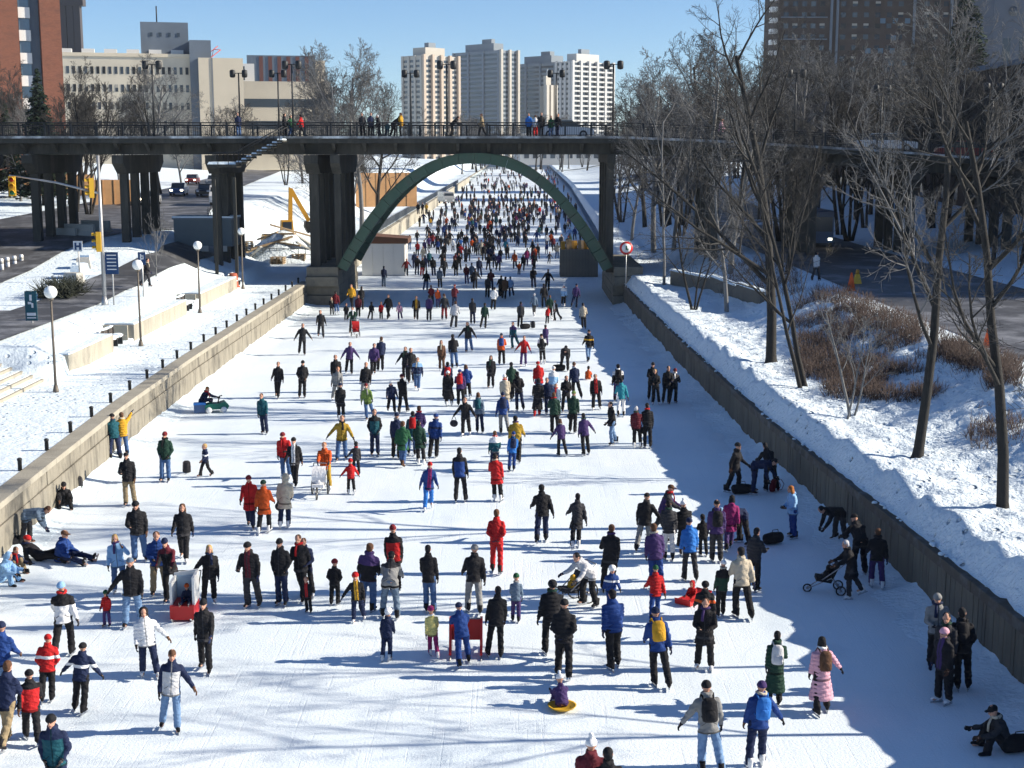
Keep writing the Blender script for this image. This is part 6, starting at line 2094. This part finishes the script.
def full_person(r, t):
    p, c = r['pose'], r['child']; J = FK(p, c)
    sc = r['sc']
    jm, tm = cloth(r['jc'], True), cloth(r['tc'])
    inst('body', PM_[('body', p, c)], t, scale=sc)
    o = inst('jacket' if r['jt'] in 'jp' else 'coat', PM_[('jacket', p, c, r['jt'])], t, scale=sc); set_mats(o, [jm])
    o = inst('trousers', PM_[('trousers', p, c)], t, scale=sc); set_mats(o, [tm])
    hn = {'hair': 'hair', 'long': 'hair', 'hood': 'hood', 'cap': 'cap', 'helmet': 'helmet'}.get(r['hk'], 'hat')
    o = inst(hn, PM_[('hat', p, c, r['hk'])], t, scale=sc); set_mats(o, [cloth(r['hc'])])
    if random.random() < .3:
        sm_ = MB(); nk = J['neck'] + J['hup'] * .035; fwd = Vector((0, -1, 0))
        ring = [nk + Vector((math.cos(a) * .088, math.sin(a) * .092, .012 * math.sin(2 * a))) for a in [k2 * math.pi / 6 for k2 in range(13)]]
        sm_.tube(ring, .034, 7, cap=False); sm_.tube([nk + Vector((.03, -.1, -.02)), nk + Vector((.05, -.165, -.16)), nk + Vector((.055, -.17, -.3))], [.03, .035, .035], 6, flat=.5)
        so = inst('scarf', sm_.mesh('scarf', [SKIN]), t, scale=sc); set_mats(so, [cloth(random.choice(['red', 'grey', 'navy', 'white', 'dark_green', 'purple', 'beige', 'black']))])
    bc = r['ex'].get('boots')
    skc = bc or ('white' if r['size'] in 'wk' and random.random() < .45 else 'black')
    for i, (a, g_) in enumerate(J['foot']):
        pitch = 0.0
        lift = a.z - min(J['foot'][0][0].z, J['foot'][1][0].z)
        if p in ('sit', 'sitknee', 'lie'): pitch = -g_ * .9 if p != 'sitknee' else -g_ * .4
        elif lift > .03: pitch = min(.6, -g_ * .8) if g_ < 0 else 0
        e = Matrix.Rotation((-1, 1)[i] * .2, 3, 'Z') @ Matrix.Rotation(pitch, 3, 'X')
        off = e @ Vector((0, .02, -.155))
        q = (a + off) * sc
        o = inst('boot' if bc else 'skate', BOOT if bc else SKATE, t, q + (Vector((0, 0, .03 * sc)) if bc else Vector()), e.to_euler(), sc)
        set_mats(o, [cloth(skc), BLADE])
    for i in (0, 1):
        fa = J['fa%d' % i]; w = J['wri%d' % i]
        z = -fa; y = Vector((0, 1, 0)) - z * z.y
        if y.length < .2: y = Vector((0, 0, 1)) - z * z.z
        y.normalize(); x = y.cross(z)
        M3 = Matrix((x, y, z)).transposed()
        o = inst('glove', GLOVE, t, w * sc, M3.to_euler(), (sc * (1 if i else -1), sc, sc)); set_mats(o, [cloth(r.get('gc') or random.choice(['black', 'black', 'charcoal', 'brown', 'navy']))])
    if 'pack' in r['ex']:
        q = (J['chest'] + J['up'] * -.02 - J['fw'] * .235) * sc
        o = inst('backpack', PACK, t, q, (R(POSES[p][0]), 0, 0), sc); set_mats(o, [cloth(r['ex']['pack'])])
# ---- labels
WHO = {'m': 'adult', 'w': 'adult', 'y': 'youth', 'k': 'child', 't': 'toddler'}
JT = {'j': 'jacket', 'p': 'puffy jacket', 'c': 'coat', 'l': 'long coat'}
def jdesc(r):
    for s, w in (('/', ' over '), ('|', ' striped '), ('^', ' open over '), ('~', ' with ')):
        if s in r['jc']:
            a, b = r['jc'].split(s)
            return {'/': f"{cname(a)} and {cname(b)} {JT[r['jt']]}", '|': f"{cname(a)} {JT[r['jt']]} with {cname(b)} stripe", '^': f"{cname(a)} {JT[r['jt']]} open over {cname(b)}", '~': f"{cname(a)} {JT[r['jt']]} with {cname(b)} sleeves"}[s]
    return f"{cname(r['jc'])} {JT[r['jt']]}"
def tdesc(r): return {'jeans': 'blue jeans', 'light_jeans': 'light blue jeans'}.get(r['tc'], cname(r['tc']) + ' trousers')
PD = {'bend': 'bending over', 'lowbend': 'stooping', 'sit': 'sitting on the ice', 'sitknee': 'sitting with knees drawn up', 'lie': 'lying back on the ice', 'armsout': 'arms held out', 'wave': 'arm raised', 'push': 'arms reaching forward', 'behind': 'hands behind back', 'clasp': 'hands in front', 'lean': 'leaning on the wall', 'crouch': 'crouching', 'phone': 'hand at the face', 'apart': 'legs apart'}
def zone(r):
    x, y = r['pos'][0], r['py'] or 0
    if r['pos'][1] < 100:
        if x < lwx(r['pos'][1]) + 1.6: return 'by the left wall'
        if x > rwx(r['pos'][1]) - 4.0: return 'in the right-hand shade'
    if y > 640: return 'in the foreground'
    if y > 520: return 'in the near crowd'
    if y > 425: return 'in the middle distance'
    if y > 335: return 'in the middle crowd'
    if y > 280: return 'around the bridge shadow'
    return 'just beyond the bridge shadow'
def face_d(r):
    a = (r['face'] + 180) % 360 - 180
    return 'facing us' if abs(a) < 45 else ('seen from behind' if abs(a) > 135 else ('facing left' if a < 0 else 'facing right'))
HD = {'hair': '{} hair', 'long': 'long {} hair', 'hood': 'hood up', 'cap': '{} cap', 'helmet': '{} helmet', 'beanie': '{} hat', 'pom': '{} bobble hat'}
def levels(r):
    who = WHO[r['size']]
    pk = f" and {cname(r['ex']['pack'])} backpack" if 'pack' in r['ex'] else ''
    base = f"{who} in {jdesc(r)}" + (pk or f" and {tdesc(r)}")
    p = PD.get(r['pose'])
    a = base + (f", {p}" if p else '') + f", {zone(r)}"
    b = base + (f", {p}" if p else '') + f", {HD[r['hk']].format(cname(r['hc']))}, {zone(r)}"
    c = base + f", {HD[r['hk']].format(cname(r['hc']))}, {face_d(r)}, {zone(r)}"
    return [a, b, c]
near_rows = [r for r in ROWS if not r.get('far') and not r.get('label')]
for lv in range(3):
    cnt = {}
    for r in near_rows:
        if not r.get('label'): cnt.setdefault(levels(r)[lv], []).append(r)
    for s, g_ in cnt.items():
        if len(g_) == 1 and len(s.split()) <= 16: g_[0]['label'] = s
for r in near_rows:
    if r.get('label'): continue
    r['tmp'] = f"{WHO[r['size']]} in {jdesc(r)} and {tdesc(r)}, {face_d(r)}, {zone(r)}"
cnt = {}
for r in near_rows:
    if 'tmp' in r: cnt.setdefault(r['tmp'], []).append(r)
for s, g_ in cnt.items():
    g_.sort(key=lambda r: r['px'])
    for k, r in enumerate(g_):
        r['label'] = s if len(g_) == 1 else s.replace(', ' + face_d(r), '') + (', leftmost' if k == 0 else f', {ORD[k]} from left')
for r in ROWS:
    if r.get('far'):
        r['label'] = f"distant {WHO[r['size']]} in {cname(r['jc'])} jacket in the crowd beyond the arch"
for r in ROWS:
    H = SIZE[r['size']] * random.uniform(.97, 1.03)
    sc = H / (1.86 if r['child'] else 1.80)
    r['sc'] = sc
    grp = 'skaters in the far crowd' if r.get('far') else ('pedestrians on the bridge and banks' if r.get('walk') else 'skaters on the ice')
    t = thing('person', r['label'], 'person', r['pos'], R(r['face']), grp)
    r['obj'] = t
    t.rotation_euler = (r['tilt'][0], r['tilt'][1], R(r['face']))
    t.scale = (r['mir'] * rngv.uniform(.92, 1.1), rngv.uniform(.95, 1.1), 1)
    if r['low']:
        o = inst('figure', low_mesh(r['pose'], r['child'], r['jt'], r['hk']), t, scale=sc)
        set_mats(o, [SKIN, cloth(r['jc']), cloth(r['tc']), cloth(r['hc']), cloth('black')])
    else:
        full_person(r, t)
# ---- the densest far part of the crowd: one mass
mb = MB()
rngc = random.Random(8)
lowp = [low_mesh(p, c, 'j', 'hair') for p in ('stand', 'walk', 'glide') for c in (False,)]
FCM = ['black', 'navy', 'charcoal', 'red', 'blue', 'maroon', 'teal', 'orange', 'white', 'purple', 'brown', 'dark_green']
arrs = []
for me in lowp:
    vv = [v.co.copy() for v in me.vertices]; ff = [tuple(p.vertices) for p in me.polygons]; mi = [p.material_index for p in me.polygons]
    arrs.append((vv, ff, mi))
def tiny(mb, loc, s, jm, tm, rz):
    ca, sa = math.cos(rz), math.sin(rz)
    for (z0, z1, r0, r1, m, fx) in ((0, .85, .13, .2, tm, .75), (.8, 1.5, .25, .27, jm, .7), (1.5, 1.8, .12, .1, rngc.choice((0, 1, 1, 11)), 1)):
        n = 6; vv = []
        for z, r_ in ((z0, r0), ((z0 + z1) / 2, (r0 + r1) / 2 * 1.08), (z1, r1)):
            for j in range(n):
                a = 6.2832 * j / n; x, y = math.cos(a) * r_, math.sin(a) * r_ * fx
                vv.append((loc[0] + (x * ca - y * sa) * s, loc[1] + (x * sa + y * ca) * s, loc[2] + z * s))
        ff = [(i * n + j, i * n + (j + 1) % n, (i + 1) * n + (j + 1) % n, (i + 1) * n + j) for i in range(2) for j in range(n)] + [tuple(range(2 * n, 3 * n))]
        mb.add(vv, ff, m, True)
for k in range(680):
    py = 224 - (rngc.random() ** .8) * 56
    a, b = canal_px(py)
    px = rngc.uniform(a, b)
    q = gp(px, py)
    if fb(q.x, q.y, 9.0, 3.3) < -.12: continue
    tiny(mb, q, rngc.uniform(.8, 1.02), 1 + rngc.choice([0] * 10 + [1] * 6 + [2] * 6 + list(range(len(FCM)))), 1 + rngc.choice([0, 0, 1, 2]), rngc.uniform(0, 6))
for k in range(230):
    py = rngc.uniform(196, 272) if k % 3 else rngc.uniform(205, 250)
    a, b = canal_px(py)
    px = rngc.gauss((a + b) / 2 + 4, (b - a) * .24)
    if not a < px < b or any(abs(px - x) < 2.4 and abs(py - y) < 1.6 for x, y in placed): continue
    placed.append((px, py)); q = gp(px, py)
    vv, ff, mi = arrs[k % len(arrs)]
    rz = rngc.choice((0, math.pi)) + rngc.uniform(-.4, .4); s = rngc.uniform(.86, 1.02); ca, sa = math.cos(rz), math.sin(rz)
    jm = 1 + rngc.choice([0] * 10 + [1] * 6 + [2] * 6 + list(range(len(FCM)))); tm = 1 + rngc.choice([0, 0, 1, 2])
    remap = {0: 0, 1: jm, 2: tm, 3: 1, 4: 1}
    b0 = len(mb.v)
    mb.v.extend([(q.x + (p_.x * ca - p_.y * sa) * s, q.y + (p_.x * sa + p_.y * ca) * s, p_.z * s) for p_ in vv])
    mb.f.extend([tuple(b0 + i_ for i_ in f_) for f_ in ff]); mb.m.extend([remap[i_] for i_ in mi]); mb.sm.extend([True] * len(ff))
o = mb.build('distant_crowd', [SKIN] + [cloth(c) for c in FCM])
tag(o, 'dense far crowd of skaters filling the ice towards the horizon', 'crowd', kind='stuff')
# ================================================================== things on the ice
def wheel(parent, loc, r, axis='x', w=.04):
    d = Vector((1, 0, 0)) if axis == 'x' else Vector((0, 1, 0))
    m = MB()
    n = 20; pts = []
    for k in range(n + 1):
        a = 2 * math.pi * k / n
        pts.append((0, math.cos(a) * r, math.sin(a) * r) if axis == 'x' else (math.cos(a) * r, 0, math.sin(a) * r))
    m.tube(pts, w / 2, 6, cap=False)
    o = m.build('wheel', TYRE, parent, loc)
    s = MB()
    for k in range(8):
        a = 2 * math.pi * k / 8
        q = (0, math.cos(a) * r, math.sin(a) * r) if axis == 'x' else (math.cos(a) * r, 0, math.sin(a) * r)
        s.tube([(0, 0, 0), q], .006, 4)
    s.tube([tuple(-d * w * .7), tuple(d * w * .7)], .03, 8)
    s.build('spokes', RIM, o)
    return o
REDP = mat('red_plastic', (.5, .02, .02), .35, .06, 2); TARP = mat('clear_hood', (.30, .40, .50), .2, .1, 2)
# push sled with a white hood and red box
p = gp(183, 621)
t = thing('push_sled', 'red box sled with white upright hood carrying a child in an orange hat', 'sled', p, .05)
m = MB(); m.bbox(-.3, .3, -.1, .7, .06, .42); m.build('box', REDP, t)
m = MB()
m.prism([(-.31, .4), (-.25, .4), (-.25, 1.0), (-.31, 1.0)], 'y', .0, .7); m.prism([(.25, .4), (.31, .4), (.31, 1.12), (.25, 1.12)], 'y', .0, .7)
m.prism([(-.31, .4), (.31, .4), (.31, 1.15), (-.31, 1.05)], 'y', .66, .72); m.build('hood', WHITEP, t)
m = MB()
m.bbox(-.24, .24, .62, .655, .42, 1.0); m.build('lining', TARP, t)
m = MB()
for s in (-1, 1): m.tube([(s * .24, -.3, .14), (s * .24, -.1, .03), (s * .24, .85, .03)], .022, 6)
m.build('runner', RIM, t)
m = MB(); m.tube([(-.28, .7, .6), (-.3, 1.1, .98), (.3, 1.1, .98), (.28, .7, .6)], .018, 6); m.build('handle', IRON, t)
# strollers
def stroller(lab, pos, rz, fabric, trim, wr=.2, hood=True):
    """front towards local -y, handle at +y"""
    t = thing('stroller', lab, 'stroller', pos, rz)
    for q in ((-.27, .35, wr), (.27, .35, wr), (0, -.5, wr * .85)): wheel(t, q, q[2])
    m = MB()
    for s in (-1, 1):
        m.tube([(s * .25, .35, wr), (s * .22, .1, .45), (s * .05, -.5, wr * .85)], .016, 6)
        m.tube([(s * .22, -.15, .4), (s * .24, .35, .78), (s * .24, .62, 1.02)], .016, 6)
    m.tube([(-.24, .62, 1.02), (.24, .62, 1.02)], .02, 6); m.tube([(-.27, .35, wr), (.27, .35, wr)], .014, 6)
    m.build('frame', RIM, t)
    m = MB(); m.prism([(-.3, .36), (.1, .3), (.32, .8), (.26, .84), (.06, .42), (-.28, .46)], 'x', -.2, .2); m.build('seat', cloth(fabric), t)
    if hood:
        m = MB(); vv = []
        for k in range(7):
            a = k * math.pi / 6 * .62
            for s in (-1, 1): vv.append((s * .23, .3 - math.sin(a) * .36, .62 + math.cos(a) * .36))
        m.add(vv, [(2 * k, 2 * k + 1, 2 * k + 3, 2 * k + 2) for k in range(6)], 0, True); m.build('canopy', cloth(trim), t)
    m = MB(); m.ell((0, .06, .66), (.1, .09, .11), 10, 7); m.ell((0, .02, .47), (.14, .12, .16), 10, 7); m.build('blanket', cloth(trim), t)
    return t
stroller('white three-wheeled jogging stroller pushed by the orange-jacketed adult', gp(319, 496), 0.0, 'white', 'white', .24)
stroller('black stroller standing in the shade beside the right wall', gp(826, 592), R(-95), 'black', 'black', .12, False)
stroller('red stroller on the ice left of the bridge shadow', gp(356, 337), .2, 'dark_red', 'red', .14)
stroller('big-wheeled stroller with yellow blanket beside the stooping adult in silver', gp(571, 603), R(-60), 'charcoal', 'yellow', .3, False)
# red push chair in front of the child in blue
p = gp(466, 655)
t = thing('push_chair_sled', 'red plastic push frame held by the youth in blue', 'skating aid', p)
m = MB()
for s in (-1, 1): m.prism([(-.3, .1), (.35, .1), (.3, .85), (.0, .9)], 'x', s * .36 - .03, s * .36 + .03)
m.build('side_panel', REDP, t)
m = MB(); m.bbox(-.33, .33, .2, .26, .3, .8); m.build('front_panel', REDP, t)
m = MB(); m.tube([(-.36, .0, .9), (.36, 0, .9)], .02, 6); m.build('handle', RIM, t)
for s in (-1, 1):
    m = MB(); m.tube([(s * .36, -.42, .02), (s * .36, .45, .02), (s * .36, .6, .1)], .02, 6); m.build('runner', RIM, t)
# saucer, small red sled, wagon, cooler
m = MB(); m.lathe([(.03, .01), (.2, .015), (.29, .07), (.31, .10), (.28, .09), (.19, .04), (.02, .03)], n=20)
o = m.build('snow_saucer', YEL, None, gp(562, 709)); tag(o, 'yellow plastic saucer under the child in purple in the foreground', 'sled')
m = MB(); m.prism([(-.5, .02), (.45, .02), (.55, .2), (.4, .12), (-.45, .12), (-.52, .18)], 'x', -.24, .24)
o = m.build('toddler_sled', REDP, None, gp(693, 601), (0, 0, R(-40))); tag(o, 'small red sled under the red-clad toddler', 'sled')
t = thing('toy_wagon', 'green plastic toy wagon beside the crouching adult by the left wall', 'wagon', gp(216, 412), .3)
GRP = mat('green_plastic', (.01, .13, .09), .35, .06, 2)
m = MB(); m.prism([(-.5, .16), (.5, .16), (.58, .3), (.4, .5), (.1, .42), (-.3, .42), (-.5, .36)], 'y', -.26, .26); m.build('body', GRP, t)
for x_ in (-.33, .33):
    for s in (-1, 1):
        m = MB(); m.tube([(0, -.05, 0), (0, .05, 0)], .14, 12); m.build('wheel', WHITES, t, (x_, s * .27, .14))
m = MB(); m.tube([(.1, 0, .42), (.18, 0, .72), (.3, 0, .75)], .03, 6); m.build('handle', BLACKP, t)
t = thing('cooler_box', 'small blue cooler box beside the green toy wagon', 'box', gp(200, 413), .2)
m = MB(); m.box((0, 0, .2), (.5, .36, .38), top=(1.04, 1.04)); m.build('body', PAINT['blue'], t)
m = MB(); m.box((0, 0, .43), (.54, .4, .07)); m.build('lid', cloth('bright_blue'), t)
# bags lying about
for px, py, rz, c, k, lab in ((187, 473, .2, 'charcoal', 'p', 'dark backpack standing on the ice near the child with a white stripe'), (773, 544, .5, 'black', 'd', 'big black duffel bag on the shaded ice left of the light-blue jacketed adult'),
        (559, 371, 0, 'black', 'd', 'dark bag beside the bending skater in the middle crowd'), (525, 329, .3, 'black', 'd', 'black bag right of the dark skater near the bridge shadow'),
        (533, 328, -.2, 'charcoal', 'p', 'dark pack on the ice below the pale-haired skater'), (14, 548, 1, 'black', 'd', 'black bag against the left wall by the bending adult'),
        (79, 489, .2, 'charcoal', 'p', 'small dark pack at the foot of the left wall beside the seated adult'), (741, 494, .2, 'black', 'd', 'black bag at the feet of the standing adult in the shade'),
        (773, 492, .9, 'dark_red', 'p', 'dark red backpack on the shaded ice by the stooping adult'), (1016, 752, .3, 'black', 'd', 'black bag behind the seated adult at the bottom right')):
    if k == 'd':
        o = inst('duffel_bag', DUFFEL, None, gp(px, py), (0, 0, rz)); set_mats(o, [cloth(c)])
    else:
        q = gp(px, py); o = inst('backpack', PACK, None, q + Vector((0, 0, .24)), (.12, 0, rz)); set_mats(o, [cloth(c)])
    tag(o, lab, 'bag', 'bags lying on the ice')
# shoulder bags and hand bags carried by people
for r in ROWS:
    if 'bag' in r['ex'] and not r['low']:
        J = FK(r['pose'], r['child']); i = 1 if r['face'] > 90 else 0
        w = (J['wri%d' % i] + J['fa%d' % i] * .1) * r['sc']
        q = Matrix.Rotation(R(r['face']), 3, 'Z') @ w + Vector(r['pos'])
        m = MB(); m.ell((0, 0, -.28), (.17, .08, .15), 10, 7); m.tube([(-.1, 0, -.17), (-.04, 0, 0), (.04, 0, 0), (.1, 0, -.17)], .012, 5)
        o = m.build('hand_bag', cloth('charcoal'), None, q, (0, 0, R(r['face'])))
        tag(o, 'dark hand bag carried by the ' + r['label'].split(',')[0], 'bag', 'bags carried by skaters')
# child inside the push sled
rr = dict(px=183, py=620, size='t', jc='navy', jt='j', tc='navy', hk='beanie', hc='orange', face=0, pose='sit', ex={}, child=True, low=False)
for key, mbf in ((('body', 'sit', True), None), (('jacket', 'sit', True, 'j'), None), (('trousers', 'sit', True), None), (('hat', 'sit', True, 'beanie'), None)):
    if key not in PM_:
        f_ = {'body': lambda: (body_parts('sit', True), .0155, 0, False), 'jacket': lambda: (jacket_parts('sit', True, 'j'), .02, .007, False), 'trousers': lambda: (trouser_parts('sit', True), .02, .006, False), 'hat': lambda: (hat_parts('sit', True, 'beanie'), .014, .002, False)}[key[0]]()
        PM_.update(remesh_batch({key: f_}))
        if key[0] == 'body':
            for m_ in (SKIN, EYE, LIP): PM_[key].materials.append(m_)
            paint_face(PM_[key], FK('sit', True), 1.28)
        else: PM_[key].materials.append(SKIN)
rr['sc'] = .95 / 1.86
t = thing('person', 'toddler in navy with orange hat riding in the red box sled', 'person', gp(184, 621) + Vector((.03, .38, .38)), 0, 'skaters on the ice')
full_person(rr, t)
# ================================================================== thin winter haze in the air
hz = MB(); hz.bbox(-900, 900, -150, 1390, -1.6, 95)
hm = bpy.data.materials.new('haze'); hm.use_nodes = True
hn, hl_ = hm.node_tree.nodes, hm.node_tree.links
hn.remove(hn['Principled BSDF'])
pv = hn.new('ShaderNodeVolumePrincipled')
pv.inputs['Color'].default_value = (.85, .92, 1.0, 1)
pv.inputs['Density'].default_value = 0.0001
pv.inputs['Anisotropy'].default_value = 0.2
hl_.new(pv.outputs[0], hn['Material Output'].inputs['Volume'])
tag(hz.build('haze', hm), kind='stuff')
